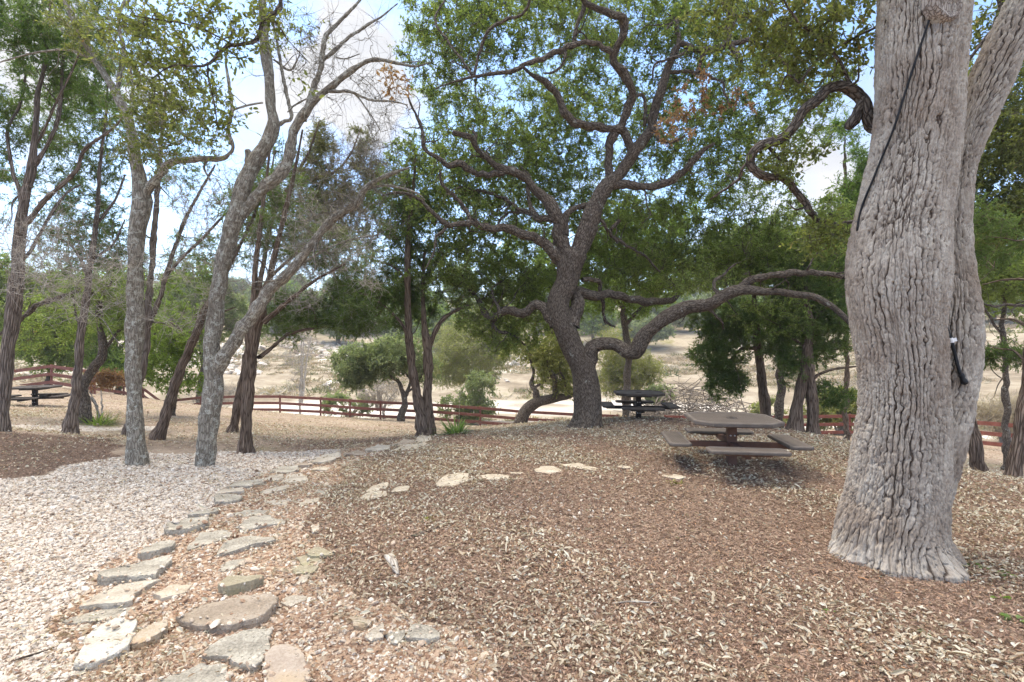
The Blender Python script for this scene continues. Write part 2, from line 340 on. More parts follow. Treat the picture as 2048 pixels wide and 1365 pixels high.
for k_ in ('black_coating',): M[k_].node_tree.nodes['Principled BSDF'].inputs['Specular IOR Level'].default_value = 0.05
M['black_paint'] = paint_mat('black_paint', (0.036, 0.028, 0.024), (0.055, 0.044, 0.038), 0.7)
def mesh_top_mat():
    m, t, b, o = new_mat('perforated_steel')
    g = t.nodes.new('ShaderNodeTexCoord')
    v = t.nodes.new('ShaderNodeTexVoronoi'); v.inputs['Scale'].default_value = 48; v.inputs['Randomness'].default_value = 0.0
    L(t, g.outputs['Object'], v.inputs['Vector'])
    c = ramp(t, v.outputs['Distance'], [(0.30, (0.05, 0.040, 0.033)), (0.42, (0.15, 0.125, 0.107))])
    n = noise(t, g.outputs['Object'], 5, 4)
    L(t, mixc(t, 0.6, c, ramp(t, n.outputs[0], [(0.3, 0.75), (0.7, 1.2)]), 'MULTIPLY'), b.inputs['Base Color'])
    b.inputs['Roughness'].default_value = 0.65; b.inputs['Specular IOR Level'].default_value = 0.2
    bump(t, b, v.outputs['Distance'], 0.5, 0.004)
    return m
M['perforated'] = mesh_top_mat()

# ------------------------------------------------------------------ ground zones (outlines walked on the terrain)
def outline(px): return ground_at(*np.array(px, float).T)[:, :2]
def inside(poly, x, y):
    c = np.zeros(x.shape, bool); n = len(poly)
    for i in range(n):
        x1, y1 = poly[i]; x2, y2 = poly[(i + 1) % n]
        k = (y1 > y) != (y2 > y)
        c ^= k & (x < (x2 - x1) * (y - y1) / (y2 - y1 + 1e-12) + x1)
    return c
Z_GRAVEL = outline([(-700, 985), (0, 962), (110, 946), (220, 918), (300, 904), (480, 903), (600, 905), (690, 897), (640, 915), (560, 940), (470, 972), (425, 1012), (330, 1050), (285, 1105), (205, 1150), (155, 1215), (140, 1330), (90, 1420), (-900, 1900), (-1200, 1200)])
Z_STRIP = outline([(-200, 846), (60, 848), (330, 853), (330, 860), (200, 862), (60, 860), (-200, 864)])
Z_PEBBLE = outline([(690, 897), (780, 893), (700, 935), (650, 985), (620, 1060), (640, 1150), (780, 1200), (960, 1290), (1010, 1420), (1000, 1800), (-200, 1800), (90, 1420), (140, 1330), (155, 1215), (205, 1150), (285, 1105), (330, 1050), (425, 1012), (470, 972), (560, 940), (640, 915)])
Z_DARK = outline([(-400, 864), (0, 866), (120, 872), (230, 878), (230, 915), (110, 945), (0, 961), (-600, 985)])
MOUND = np.array([P(690, 0, 9.4)[:2], P(860, 0, 10.6)[:2], P(1000, 0, 11.2)[:2], P(1100, 0, 12.0)[:2], P(1200, 0, 14.2)[:2], P(1330, 0, 14.2)[:2], P(1450, 0, 12.2)[:2], P(1600, 0, 10.4)[:2], P(1700, 0, 9.4)[:2], P(1850, 0, 8.4)[:2], P(2000, 0, 7.4)[:2], P(2300, 0, 6.6)[:2], (14, 2), (10, -10), (-10, -10), (-3, 0), (-2.2, 2.5)])
def zones(x, y):
    p = np.stack([x, y, 0 * x], 1)
    wx = x + wav(p, 4.0, 11) * 0.09 + wav(p, 14, 13) * 0.03; wy = y + wav(p, 4.0, 12) * 0.09 + wav(p, 14, 14) * 0.03
    g = inside(Z_GRAVEL, wx, wy) | inside(Z_STRIP, wx, wy)
    pb = inside(Z_PEBBLE, wx, wy) & ~g
    mu = (inside(MOUND, wx, wy) & ~g & ~pb)
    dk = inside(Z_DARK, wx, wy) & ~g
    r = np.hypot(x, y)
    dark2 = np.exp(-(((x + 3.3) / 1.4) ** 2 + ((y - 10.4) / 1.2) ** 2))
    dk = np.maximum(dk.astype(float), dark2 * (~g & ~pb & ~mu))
    cr = (.62 * sstep(31, 35, r) + .38 * sstep(46, 50, r + wav(p, 0.12, 21) * 3)) * (1 - sstep(58, 64, r + wav(p, 0.1, 22) * 3))
    rock = sstep(80, 88, r) * (1 - sstep(120, 150, r)) * np.clip(wav(p, 0.5, 24) * 1.6 - 0.2, 0, 1) * (x < 12) * .8
    hill = sstep(170, 260, r)
    return dict(gravel=g.astype(float), pebble=pb.astype(float), mulch=mu.astype(float), dark=np.asarray(dk, float), creek=np.maximum(cr * np.clip(0.75 + wav(p, 0.3, 23), 0, 1), rock), hill=hill)
def build_ground():
    th = np.concatenate([np.linspace(-62, 62, 620), np.linspace(62, 298, 80)[1:-1]]) * math.pi / 180
    rr = [0.25]
    while rr[-1] < 1400: rr.append(rr[-1] * 1.0155 + 0.004)
    rr = np.array(rr); nr, ntn = len(rr), len(th)
    R, T = np.meshgrid(rr, th, indexing='ij')
    x, y = (R * np.sin(T)).ravel(), (R * np.cos(T)).ravel()
    V = np.stack([x, y, height(x, y)], 1)
    V = np.concatenate([V, [[0, 0, zg(0, 0)]]])
    i = np.arange(nr - 1)[:, None] * ntn; j = np.arange(ntn)[None, :]; j2 = (j + 1) % ntn
    q = np.stack([i + j, i + j2, i + ntn + j2, i + ntn + j], -1).reshape(-1, 4)[:, ::-1]
    cap = np.stack([np.full(ntn, len(V) - 1), np.arange(ntn), (np.arange(ntn) + 1) % ntn], 1)[:, ::-1]
    z = zones(V[:, 0], V[:, 1])
    m, t, b, o = new_mat('earth')
    g = t.nodes.new('ShaderNodeNewGeometry'); p = g.outputs['Position']
    n1 = noise(t, p, 0.6, 5, 0.6); n2 = noise(t, p, 9, 5, 0.7); n3 = noise(t, p, 60, 4, 0.7)
    vo = t.nodes.new('ShaderNodeTexVoronoi'); vo.inputs['Scale'].default_value = 34; L(t, p, vo.inputs['Vector'])
    vs = t.nodes.new('ShaderNodeSeparateColor'); L(t, vo.outputs['Color'], vs.inputs[0])
    tone = math_node(t, 'ADD', math_node(t, 'MULTIPLY', n2.outputs[0], 0.6), math_node(t, 'MULTIPLY', n1.outputs[0], 0.4))
    sand = ramp(t, tone, [(0.36, (0.22, 0.162, 0.115)), (0.52, (0.36, 0.28, 0.21)), (0.68, (0.50, 0.415, 0.325))])
    sand = mixc(t, ramp(t, noise(t, p, 28, 4).outputs[0], [(0.50, 0.0), (0.64, 0.55)]), sand, (0.24, 0.175, 0.125))
    sand = mixc(t, ramp(t, noise(t, p, 0.9, 3).outputs[0], [(0.52, 0.0), (0.70, 0.35)]), sand, (0.22, 0.215, 0.095))
    farg = ramp(t, noise(t, p, 0.16, 6, 0.65).outputs[0], [(0.34, (0.17, 0.135, 0.092)), (0.48, (0.29, 0.238, 0.17)), (0.58, (0.39, 0.335, 0.25)), (0.68, (0.235, 0.215, 0.10))])
    ln = vmath(t, 'LENGTH', p).outputs['Value']
    sand = mixc(t, ramp(t, math_node(t, 'DIVIDE', ln, 100.0), [(0.28, 0.0), (0.36, 1.0)]), sand, farg)
    mul = ramp(t, vs.outputs[0], [(0.0, (0.115, 0.075, 0.052)), (0.5, (0.235, 0.165, 0.118)), (1.0, (0.38, 0.285, 0.21))])
    mul = mixc(t, ramp(t, n3.outputs[0], [(0.55, 0.0), (0.68, 0.6)]), mul, (0.30, 0.215, 0.16))
    far_m = ramp(t, math_node(t, 'DIVIDE', ln, 20.0), [(0.25, 0.0), (0.6, 0.55)])
    mul = mixc(t, math_node(t, 'MULTIPLY', far_m, ramp(t, vs.outputs[1], [(0.55, 0.0), (0.7, 1.0)])), mul, (0.50, 0.41, 0.31))
    grv = ramp(t, vs.outputs[0], [(0.0, (0.36, 0.285, 0.22)), (0.4, (0.52, 0.45, 0.375)), (1.0, (0.67, 0.61, 0.535))])
    peb = ramp(t, vs.outputs[0], [(0.0, (0.26, 0.155, 0.10)), (0.5, (0.42, 0.29, 0.205)), (1.0, (0.58, 0.46, 0.35))])
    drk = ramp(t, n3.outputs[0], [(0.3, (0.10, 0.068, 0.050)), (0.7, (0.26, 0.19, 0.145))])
    wht = ramp(t, noise(t, p, 0.4, 6, 0.7).outputs[0], [(0.35, (0.56, 0.49, 0.40)), (0.6, (0.72, 0.665, 0.585))])
    hil = ramp(t, noise(t, p, 0.05, 6, 0.7).outputs[0], [(0.35, (0.09, 0.115, 0.055)), (0.55, (0.16, 0.17, 0.09)), (0.68, (0.36, 0.31, 0.21))])
    c = sand
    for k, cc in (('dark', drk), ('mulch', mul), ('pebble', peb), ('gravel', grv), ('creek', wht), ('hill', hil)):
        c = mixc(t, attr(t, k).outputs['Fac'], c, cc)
    L(t, c, b.inputs['Base Color']); b.inputs['Roughness'].default_value = 0.95; b.inputs['Specular IOR Level'].default_value = 0.08
    bump(t, b, math_node(t, 'ADD', n3.outputs[0], math_node(t, 'MULTIPLY', vo.outputs['Distance'], 0.6)), 0.7, 0.03)
    o_ = mk('ground', V, [q, cap], m, attrs=z)
    tag(o_, kind='structure')
build_ground()
# ------------------------------------------------------------------ tubes, leaves and the tree builder
def catmull(pts, step):
    pts = np.asarray(pts, float); n = len(pts)
    if n == 2: pts = np.array([pts[0], (pts[0] + pts[1]) / 2, pts[1]]); n = 3
    ext = np.concatenate([[2 * pts[0] - pts[1]], pts, [2 * pts[-1] - pts[-2]]]); out = []
    for i in range(n - 1):
        p0, p1, p2, p3 = ext[i:i + 4]
        k = max(2, int(np.linalg.norm((p2 - p1)[:3]) / step))
        t = np.linspace(0, 1, k, endpoint=False)[:, None]
        out.append(0.5 * (2 * p1 + (p2 - p0) * t + (2 * p0 - 5 * p1 + 4 * p2 - p3) * t ** 2 + (3 * p1 - p0 - 3 * p2 + p3) * t ** 3))
    out.append(pts[-1:]); return np.concatenate(out)
def frames(pts):
    T = unit(np.gradient(pts, axis=0)); A = np.zeros_like(T)
    r = np.array([0.0, 1.0, 0.05]) if abs(T[0, 1]) < 0.8 else np.array([1.0, 0, 0])   # seam turned away
    for i in range(len(pts)):
        r = r - T[i] * (r @ T[i]); r = r / max(np.linalg.norm(r), 1e-9); A[i] = r
    return T, A, np.cross(T, A)
def tube(pts, rad, sides, lump=0.0, flare=None, seed=0):
    """verts, quads, bark coordinates of one limb"""
    T, A, B = frames(pts); n = len(pts)
    th = np.linspace(0, 2 * math.pi, sides, endpoint=False)
    s = np.concatenate([[0], np.cumsum(np.linalg.norm(np.diff(pts, axis=0), axis=1))])
    R = np.repeat(rad[:, None], sides, 1)
    if flare:
        a, hgt, ph = flare
        R = R * (1 + a * np.exp(-s / hgt)[:, None] * (1 + 0.45 * np.cos(5 * th + ph) + 0.25 * np.cos(3 * th + 2 * ph))[None, :])
    D = A[:, None] * np.cos(th)[None, :, None] + B[:, None] * np.sin(th)[None, :, None]
    V = pts[:, None] + D * R[..., None]
    if lump:
        q = V.reshape(-1, 3); w = wav(q, 2.2 / max(rad.mean(), .02) * 0.5, seed) + 0.5 * wav(q, 5.0 / max(rad.mean(), .02) * 0.5, seed + 1)
        V = V + D * (R * lump * w.reshape(n, sides))[..., None]
    r0 = float(np.mean(rad))
    bk = np.stack([np.cos(th)[None, :] * r0 + 0 * R, np.sin(th)[None, :] * r0 + 0 * R, np.repeat(s[:, None], sides, 1) + seed % 7], -1)
    i = np.arange(n - 1)[:, None] * sides; j = np.arange(sides)[None]; j2 = (j + 1) % sides
    Q = np.stack([i + j, i + j2, i + sides + j2, i + sides + j], -1).reshape(-1, 4)
    V = np.concatenate([V.reshape(-1, 3), pts[-1:] + T[-1:] * rad[-1] * 0.5]); bk = np.concatenate([bk.reshape(-1, 3), bk.reshape(-1, 3)[-1:]])
    tip = np.stack([(n - 1) * sides + np.arange(sides), (n - 1) * sides + (np.arange(sides) + 1) % sides, np.full(sides, n * sides)], 1)
    return V, Q, tip, bk
def batch_tubes(Pt, R, sides=4):
    n, k, _ = Pt.shape
    T = unit(np.gradient(Pt, axis=1)); m = unit(Pt[:, -1] - Pt[:, 0])
    ref = unit(np.cross(m, np.where(np.abs(m[:, 2:3]) < 0.9, [[0, 0, 1.0]], [[1.0, 0, 0]])))[:, None]
    A = unit(ref - T * (T * ref).sum(-1, keepdims=True)); B = np.cross(T, A)
    th = np.linspace(0, 2 * math.pi, sides, endpoint=False)
    V = Pt[:, :, None] + (A[:, :, None] * np.cos(th)[:, None] + B[:, :, None] * np.sin(th)[:, None]) * R[:, :, None, None]
    s = np.concatenate([np.zeros((n, 1)), np.cumsum(np.linalg.norm(np.diff(Pt, axis=1), axis=-1), 1)], 1)
    bk = np.stack(np.broadcast_arrays(np.cos(th) * R[:, :1, None], np.sin(th) * R[:, :1, None], s[:, :, None]), -1)
    b = np.arange(n)[:, None, None] * k * sides; i = np.arange(k - 1)[None, :, None] * sides; j = np.arange(sides)[None, None]; j2 = (j + 1) % sides
    Q = np.stack([b + i + j, b + i + j2, b + i + sides + j2, b + i + sides + j], -1).reshape(-1, 4)
    return V.reshape(-1, 3), Q, bk.reshape(-1, 3)
def leaf_geo(pos, d, nrm, ln, wd, fine=False, fold=0.25):
    d = unit(d); s = unit(np.cross(d, nrm)); u = np.cross(s, d)
    ln, wd = ln[:, None], wd[:, None]
    tip = pos + d * ln
    n = len(pos); k = np.arange(n)[:, None]
    if not fine:
        mid = pos + d * ln * 0.45 + u * wd * fold
        V = np.stack([pos, mid + s * wd * 0.5, tip, mid - s * wd * 0.5], 1).reshape(-1, 3)
        return V, np.concatenate([k * 4 + [[0, 1, 2]], k * 4 + [[0, 2, 3]]]), 4
    a = pos + d * ln * 0.28 + u * wd * fold * 0.8; c = pos + d * ln * 0.68 + u * wd * fold * 0.7
    bend = pos + d * ln * 0.5 - u * wd * 0.12
    tip = tip - u * wd * 0.25
    V = np.stack([pos, a + s * wd * .46, c + s * wd * .42, tip, c - s * wd * .42, a - s * wd * .46], 1).reshape(-1, 3)
    return V, np.concatenate([k * 6 + [[0, 1, 2, 3]], k * 6 + [[0, 3, 4, 5]]]), 6
class Geo:
    def __init__(s): s.V, s.Q, s.Tr, s.B, s.n = [], [], [], [], 0
    def add(s, V, Q=None, Tr=None, B=None):
        if Q is not None and len(Q): s.Q.append(np.asarray(Q) + s.n)
        if Tr is not None and len(Tr): s.Tr.append(np.asarray(Tr) + s.n)
        s.V.append(V); s.B.append(B if B is not None else np.zeros((len(V), 3))); s.n += len(V)
    def obj(s, name, mat, parent=None, loc=None, key='bark', smooth=True):
        F_ = [np.concatenate(x) for x in (s.Q, s.Tr) if x]
        B = np.concatenate(s.B)
        return mk(name, np.concatenate(s.V), F_, mat, parent, {key: B if key == 'bark' else B[:, 0]}, smooth, loc)
FOL = 2.6        # how full the crowns are
class Tree:
    def __init__(s, name, label, D, bark, leaf, cat='tree', group=None, seed=1, base=None, kink=.42, thin=1.0):
        s.kink, s.thin = kink, thin
        s.name, s.label, s.D, s.bark, s.leaf, s.cat, s.group = name, label, D, bark, leaf, cat, group
        s.rng = np.random.default_rng(seed); s.seed = seed
        s.trunk, s.fine, s.crown = Geo(), Geo(), {}
        s.nodes = np.zeros((90000, 3)); s.nr = np.zeros(90000); s.cnt = 0; s.base = base
    def _push(s, p, r):
        k = len(p); s.nodes[s.cnt:s.cnt + k] = p; s.nr[s.cnt:s.cnt + k] = r; s.cnt += k
    def limb(s, pts, dd=0.0, D=None, flare=None, lump=0.13, grow=True, minr=0.0):
        """pts: (px, py, width) seen at the tree's own distance; dd bends the limb towards or away from the viewer"""
        pts = [tuple(p) for p in pts]; D0 = s.D if D is None else D
        if D is None and s.cnt and s.base is not None and flare is None:
            q = s.nodes[:s.cnt]; u = 1024 + q[:, 0] / q[:, 1] * F; v = HZ - (q[:, 2] - EYE) / q[:, 1] * F
            i = np.argmin((u - pts[0][0]) ** 2 + (v - pts[0][1]) ** 2)
            if (u[i] - pts[0][0]) ** 2 + (v[i] - pts[0][1]) ** 2 < 45 ** 2: D0 = q[i, 1]
        n = len(pts); Q = []
        for i, (a, b, w) in enumerate(pts):
            d = D0 + dd * (i / (n - 1)) ** 1.3
            w = w * s.thin
            if abs(a - 1024) < 1400: a, w = seen(a, w)
            Q.append(np.concatenate([P(a, b, d), [max(w * 0.5 / F * d, minr)]]))
        Q = np.array(Q)
        if flare is not None or s.base is None:
            s.base = np.array([Q[0, 0], Q[0, 1], zg(Q[0, 0], Q[0, 1])]) if s.base is None else s.base
            lo = Q[0].copy(); lo[2] = zg(Q[0, 0], Q[0, 1]) - 0.15
            if lo[2] < Q[0, 2] - 0.02: Q = np.concatenate([[lo], Q])
        rmax = Q[:, 3].max()
        C = catmull(Q, max(0.03, min(rmax * 0.6, 0.12)))
        C[:, 3] = np.maximum(C[:, 3], 0.002)
        if s.kink:                                       # old limbs never run as smooth as a hose
            rr = C[:, 3:4]; fr = 1.1 / max(float(np.median(C[:, 3])), .02)
            k = np.stack([wav(C[:, :3], fr * .33, s.seed + 3 + q) + .5 * wav(C[:, :3], fr * .8, s.seed + 13 + q) for q in range(3)], 1)
            e = np.minimum(np.linspace(0, len(C) - 1, len(C)), 6)[:, None] / 6
            C[:, :3] += k * np.minimum(rr, .085) * s.kink * e; C[:, 3] *= 1 + .10 * wav(C[:, :3], fr * .6, s.seed + 23)
        sides = 30 if rmax > .2 else 18 if rmax > .1 else 12 if rmax > .04 else 7 if rmax > .015 else 5
        V, F4, F3, bk = tube(C[:, :3], C[:, 3], sides, lump, ((flare[0] if isinstance(flare, tuple) else flare), 0.22, s.seed) if flare else None, s.seed + s.cnt % 97)
        s.trunk.add(V, F4, F3, bk)
        if grow: s._push(C[:, :3], C[:, 3])
        return C
    def grow(s, n, ln, levels=((0.25, 0.9),), wig=0.3, up=0.1, rmul=0.45):
        """free side branches off what is there already"""
        for _ in range(n):
            lim = s.cnt; i = s.rng.integers(int(lim * 0.15), lim)
            p, r = s.nodes[i], s.nr[i]
            d = unit(s.rng.normal(size=3) + [0, 0, up]); k = 6; l = ln * s.rng.uniform(0.4, 1.1)
            pts = [p.copy()]
            for q in range(k - 1):
                d = unit(d + s.rng.normal(size=3) * wig); pts.append(pts[-1] + d * l / (k - 1))
            C = catmull(np.array(pts), 0.06)
            rr = np.linspace(min(r * rmul, 0.02), 0.003, len(C))
            V, F4, F3, bk = tube(C, rr, 5); s.trunk.add(V, F4, F3, bk); s._push(C, rr)
    def centres(s, blobs, full=1.0):
        out = []
        for px, py, D, rx, ry, rd, n in blobs:
            n = int(n * full)
            d = unit(s.rng.normal(size=(n, 3))) * (s.rng.random((n, 1)) ** (1 / 2.4))
            c = P(px, py, D); out.append(c + d * [rx / F * D, rd, ry / F * D])
        c = np.concatenate(out)
        return c[c[:, 2] > height(c[:, 0], c[:, 1]) + 0.12]
    def fill(s, blobs, tw=8, lv=12, TL=0.3, leaf=(0.05, 0.026), wig=0.16, twr=0.003, up=0.15, leafmat=None, fine=False, gap=-9, gapf=1.2, lean=0.5, conn=0.011, tone=0.0, clump=0.0, connect=True, sides=4, full=1.0):
        c = s.centres(blobs, (FOL if lv else 1.15) * full)
        if gap > -5: c = c[wav(c, gapf, s.seed + 31) > gap]
        if connect:
            dmin = np.full(len(c), 1e9)
            nd = s.nodes[:s.cnt:max(1, s.cnt // 1500)]
            for a in range(0, len(c), 500): dmin[a:a + 500] = np.sqrt(((c[a:a + 500, None] - nd[None]) ** 2).sum(-1).min(1))
            c = c[np.argsort(dmin)]
            K = 7; paths = np.zeros((len(c), K, 3)); rads = np.zeros((len(c), K)); t = np.linspace(0, 1, K)[:, None]
            for k, q in enumerate(c):
                i = int(np.argmin(((s.nodes[:s.cnt] - q) ** 2).sum(1))); p = s.nodes[i]; l = np.linalg.norm(q - p)
                w = s.rng.normal(size=(K, 3)); w = (w + np.roll(w, 1, 0)) * 0.5
                path = p + (q - p) * t + w * (np.sin(t * math.pi) * wig * l)
                r0 = min(s.nr[i] * 0.7, 0.004 + conn * min(l, 1.5)); rr = np.linspace(max(r0, twr * 1.3), twr * 1.1, K)
                paths[k] = path; rads[k] = rr
                if s.cnt < 88000: s._push(path[2:], rr[2:])
            if len(c): s.fine.add(*(lambda a: (a[0], a[1], None, a[2]))(batch_tubes(paths, rads, 5)))
        # twigs
        n = len(c) * tw
        if n == 0: return
        o = np.repeat(c, tw, 0) + s.rng.normal(size=(n, 3)) * TL * clump
        d = unit(s.rng.normal(size=(n, 3)) + [0, 0, up]); l = TL * s.rng.uniform(0.45, 1.15, (n, 1))
        pts = [o]
        for q in range(3):
            d = unit(d + s.rng.normal(size=(n, 3)) * 0.35); pts.append(pts[-1] + d * l / 3)
        Pt = np.stack(pts, 1)
        if twr > 0: s.fine.add(*(lambda a: (a[0], a[1], None, a[2]))(batch_tubes(Pt, np.repeat([[1.0, .8, .6, .35]], n, 0) * twr, 3)))
        if lv == 0: return
        m = n * lv
        t = s.rng.random(m) * 2.99; ii = np.repeat(np.arange(n), lv); k0 = t.astype(int); f = (t - k0)[:, None]
        pos = Pt[ii, k0] * (1 - f) + Pt[ii, k0 + 1] * f
        td = unit(Pt[ii, k0 + 1] - Pt[ii, k0])
        ld = unit(td * lean + s.rng.normal(size=(m, 3)) * 0.6 + [0, 0, -0.08])
        nr_ = unit(s.rng.normal(size=(m, 3)) * 0.7 + [0, 0, 0.8])
        ln = leaf[0] * s.rng.uniform(0.6, 1.25, m); wd = leaf[1] * s.rng.uniform(0.7, 1.2, m)
        V, Fc, vp = leaf_geo(pos, ld, nr_, ln, wd, fine)
        ctone = np.clip(0.42 + tone + wav(c, 1.5, s.seed + 5) * 0.14, 0, 1)
        rn = np.clip(np.repeat(np.repeat(ctone, tw), lv) + s.rng.normal(size=m) * 0.17, 0, 0.985)
        g = s.crown.setdefault(leafmat or s.leaf, Geo())
        g.add(V, Fc if fine else None, None if fine else Fc, np.repeat(rn, vp)[:, None] * np.ones((1, 3)))
    def done(s, fine_name='branching', fine_mat=None, trunk_name='trunk'):
        root = thing(s.name, s.base, s.label, s.cat, s.group)
        s.root = root
        if s.trunk.n: s.trunk.obj(trunk_name, M[s.bark], root, s.base)
        if s.fine.n: s.fine.obj(fine_name, M[fine_mat or s.bark], root, s.base)
        for k, g in s.crown.items():
            g.obj('crown' if k == s.leaf else 'dead_foliage' if 'brown' in k else 'foliage', M[k], root, s.base, key='rnd', smooth=False)
        return root
# ------------------------------------------------------------------ the twisted live oak in the middle
def main_oak():
    T = Tree('oak_tree', 'twisted live oak on the mulch mound with one long limb arching low to the right', 10.5, 'oak_bark', 'oak_leaf', seed=11, thin=.93)
    T.limb([(1172, 860, 62), (1174, 800, 54), (1166, 742, 53), (1151, 705, 52), (1136, 667, 52), (1124, 632, 56), (1124, 600, 54), (1138, 560, 50), (1144, 525, 52), (1150, 500, 54)], flare=(0.55, .2, 1), lump=0.05)
    T.limb([(1140, 650, 34), (1157, 605, 30), (1160, 590, 24), (1190, 594, 21), (1212, 593, 18), (1270, 600, 18), (1312, 604, 17), (1345, 600, 13), (1362, 588, 7)], dd=1.2)
    T.limb([(1164, 560, 13), (1190, 560, 11), (1201, 590, 9), (1210, 640, 7), (1230, 655, 4)], dd=0.8)
    R = [(1152, 515, 44), (1164, 490, 42), (1179, 450, 38), (1197, 405, 35), (1216, 368, 32), (1240, 342, 28), (1262, 315, 26), (1280, 290, 23), (1300, 255, 21), (1307, 230, 20), (1318, 185, 19), (1330, 145, 17), (1345, 118, 15), (1361, 90, 14), (1385, 97, 14), (1410, 100, 14), (1448, 90, 14)]
    T.limb(R, dd=-0.8, lump=0.08)
    T.limb([(1214, 378, 24), (1222, 345, 20), (1219, 285, 19), (1243, 253, 19), (1257, 210, 19), (1262, 180, 19), (1243, 150, 19), (1224, 127, 18), (1231, 105, 17), (1246, 75, 17), (1246, 38, 16), (1212, 26, 14), (1175, 10, 12), (1163, -20, 10)], dd=-1.6)
    T.limb([(1268, 310, 18), (1254, 282, 17), (1243, 262, 17), (1237, 258, 18), (1198, 246, 18), (1152, 246, 18), (1130, 225, 17), (1118, 195, 16), (1100, 175, 14), (1077, 157, 10), (1062, 146, 8), (1040, 130, 5)], dd=-1.0)
    T.limb([(1224, 105, 12), (1175, 84, 12), (1130, 98, 12), (1070, 124, 11), (1025, 142, 9), (970, 150, 8), (945, 155, 6), (900, 168, 4), (870, 178, 3)], dd=-0.6)
    T.limb([(948, 152, 6), (961, 98, 7), (980, 60, 7), (1010, 41, 7), (1047, 26, 7), (1062, -10, 6)], dd=-0.5)
    T.limb([(944, 150, 6), (912, 105, 5), (890, 75, 5), (870, 40, 5), (893, -5, 4)], dd=0.5)
    T.limb([(1148, 92, 8), (1152, 60, 9), (1165, 22, 9), (1172, -10, 8)], dd=-0.2)
    T.limb([(1130, 95, 7), (1128, 125, 6), (1110, 142, 5), (1090, 148, 4)], dd=-0.2)
    T.limb([(1452, 90, 16), (1455, 65, 19), (1462, 40, 18), (1452, 8, 17), (1440, -20, 16)], dd=-0.2, lump=.14)
    T.limb([(1455, 88, 14), (1500, 80, 13), (1530, 97, 11), (1552, 107, 9), (1580, 140, 8), (1602, 160, 7), (1625, 185, 5)], dd=-1.0)
    T.limb([(1460, 92, 14), (1475, 108, 14), (1483, 122, 12)], dd=-0.1)
    T.limb([(1358, 92, 12), (1357, 60, 10), (1352, 42, 10), (1338, 52, 6), (1330, 66, 4)])
    T.limb([(1328, 143, 8), (1365, 144, 8), (1410, 150, 7), (1444, 165, 6), (1450, 190, 5), (1462, 215, 4)], dd=-.3)
    T.limb([(1405, 100, 8), (1400, 135, 7), (1385, 150, 5)]); T.limb([(1380, 100, 6), (1350, 115, 6), (1310, 130, 5), (1305, 160, 4)])
    T.limb([(1222, 372, 22), (1255, 371, 19), (1294, 375, 18), (1339, 364, 18), (1369, 341, 16), (1395, 315, 13), (1410, 296, 10), (1428, 285, 6)], dd=-0.6)
    T.limb([(1312, 215, 9), (1300, 240, 7), (1320, 280, 7), (1345, 285, 6), (1370, 272, 4)], dd=-.4)
    T.limb([(1255, 195, 8), (1285, 192, 7), (1290, 215, 8), (1288, 250, 9)], dd=.2)
    T.limb([(1135, 525, 32), (1128, 500, 30), (1118, 460, 29), (1110, 430, 26), (1085, 393, 23), (1055, 360, 20), (1025, 345, 19), (1002, 337, 16), (969, 315, 13), (950, 293, 11), (942, 277, 12), (909, 266, 10)], dd=-1.0)
    T.limb([(1010, 345, 14), (965, 349, 14), (924, 334, 13), (894, 330, 11), (875, 315, 9), (849, 296, 9), (845, 262, 8), (830, 225, 6), (815, 191, 4)], dd=-0.4)
    T.limb([(950, 290, 10), (952, 270, 8), (945, 262, 5)])
    T.limb([(1128, 530, 26), (1115, 515, 24), (1092, 491, 22), (1055, 472, 20), (1014, 457, 19), (972, 454, 17), (942, 446, 15), (897, 448, 11), (864, 424, 9), (837, 397, 7), (800, 386, 6), (765, 392, 4)], dd=-1.3)
    T.limb([(942, 444, 10), (927, 412, 9), (909, 390, 8), (885, 370, 6), (880, 340, 4)], dd=-.3); T.limb([(899, 449, 8), (872, 475, 6), (868, 505, 4), (850, 540, 3)], dd=-.3)
    T.limb([(1114, 440, 16), (1077, 438, 14), (1062, 420, 12), (1058, 390, 9), (1055, 355, 8), (1040, 330, 5)], dd=1.2)
    T.limb([(1064, 427, 9), (1025, 409, 9), (987, 390, 8), (942, 378, 6), (915, 372, 4)], dd=.6); T.limb([(1062, 430, 7), (1025, 424, 6), (1000, 440, 5), (990, 470, 3)], dd=.4)
    T.limb([(1128, 470, 20), (1134, 432, 14), (1160, 418, 13), (1190, 408, 11)], dd=.1)
    T.limb([(1150, 540, 10), (1108, 500, 9), (1115, 465, 6), (1125, 440, 4)], dd=1.)
    T.limb([(1112, 650, 28), (1100, 630, 26), (1080, 612, 23), (1065, 613, 22), (1045, 625, 19), (1020, 622, 17), (995, 630, 15), (980, 638, 14), (965, 620, 12), (950, 590, 10), (935, 575, 6)], dd=0.9)
    T.limb([(984, 640, 10), (992, 660, 8), (1025, 672, 6), (1050, 690, 4)], dd=.2); T.limb([(1000, 628, 8), (985, 580, 6), (1010, 560, 4)], dd=.5)
    T.limb([(1172, 740, 34), (1178, 715, 36), (1184, 695, 34), (1200, 686, 32), (1232, 687, 32), (1256, 699, 35), (1272, 702, 36), (1290, 675, 32), (1308, 655, 30), (1331, 634, 30), (1369, 615, 30), (1410, 610, 31), (1444, 592, 28), (1478, 579, 26), (1522, 581, 22), (1575, 583, 19), (1624, 592, 18), (1661, 611, 16), (1695, 641, 14), (1722, 680, 9)], dd=-1.6, lump=0.07)
    T.limb([(1470, 582, 20), (1490, 570, 20), (1510, 558, 18), (1530, 551, 18), (1575, 549, 17), (1612, 547, 16), (1650, 549, 15), (1690, 553, 13), (1735, 548, 9)], dd=-.3)
    T.limb([(1440, 592, 11), (1425, 568, 8), (1445, 550, 6), (1470, 530, 4)], dd=.5); T.limb([(1410, 612, 7), (1440, 640, 5), (1448, 660, 3)], dd=.3)
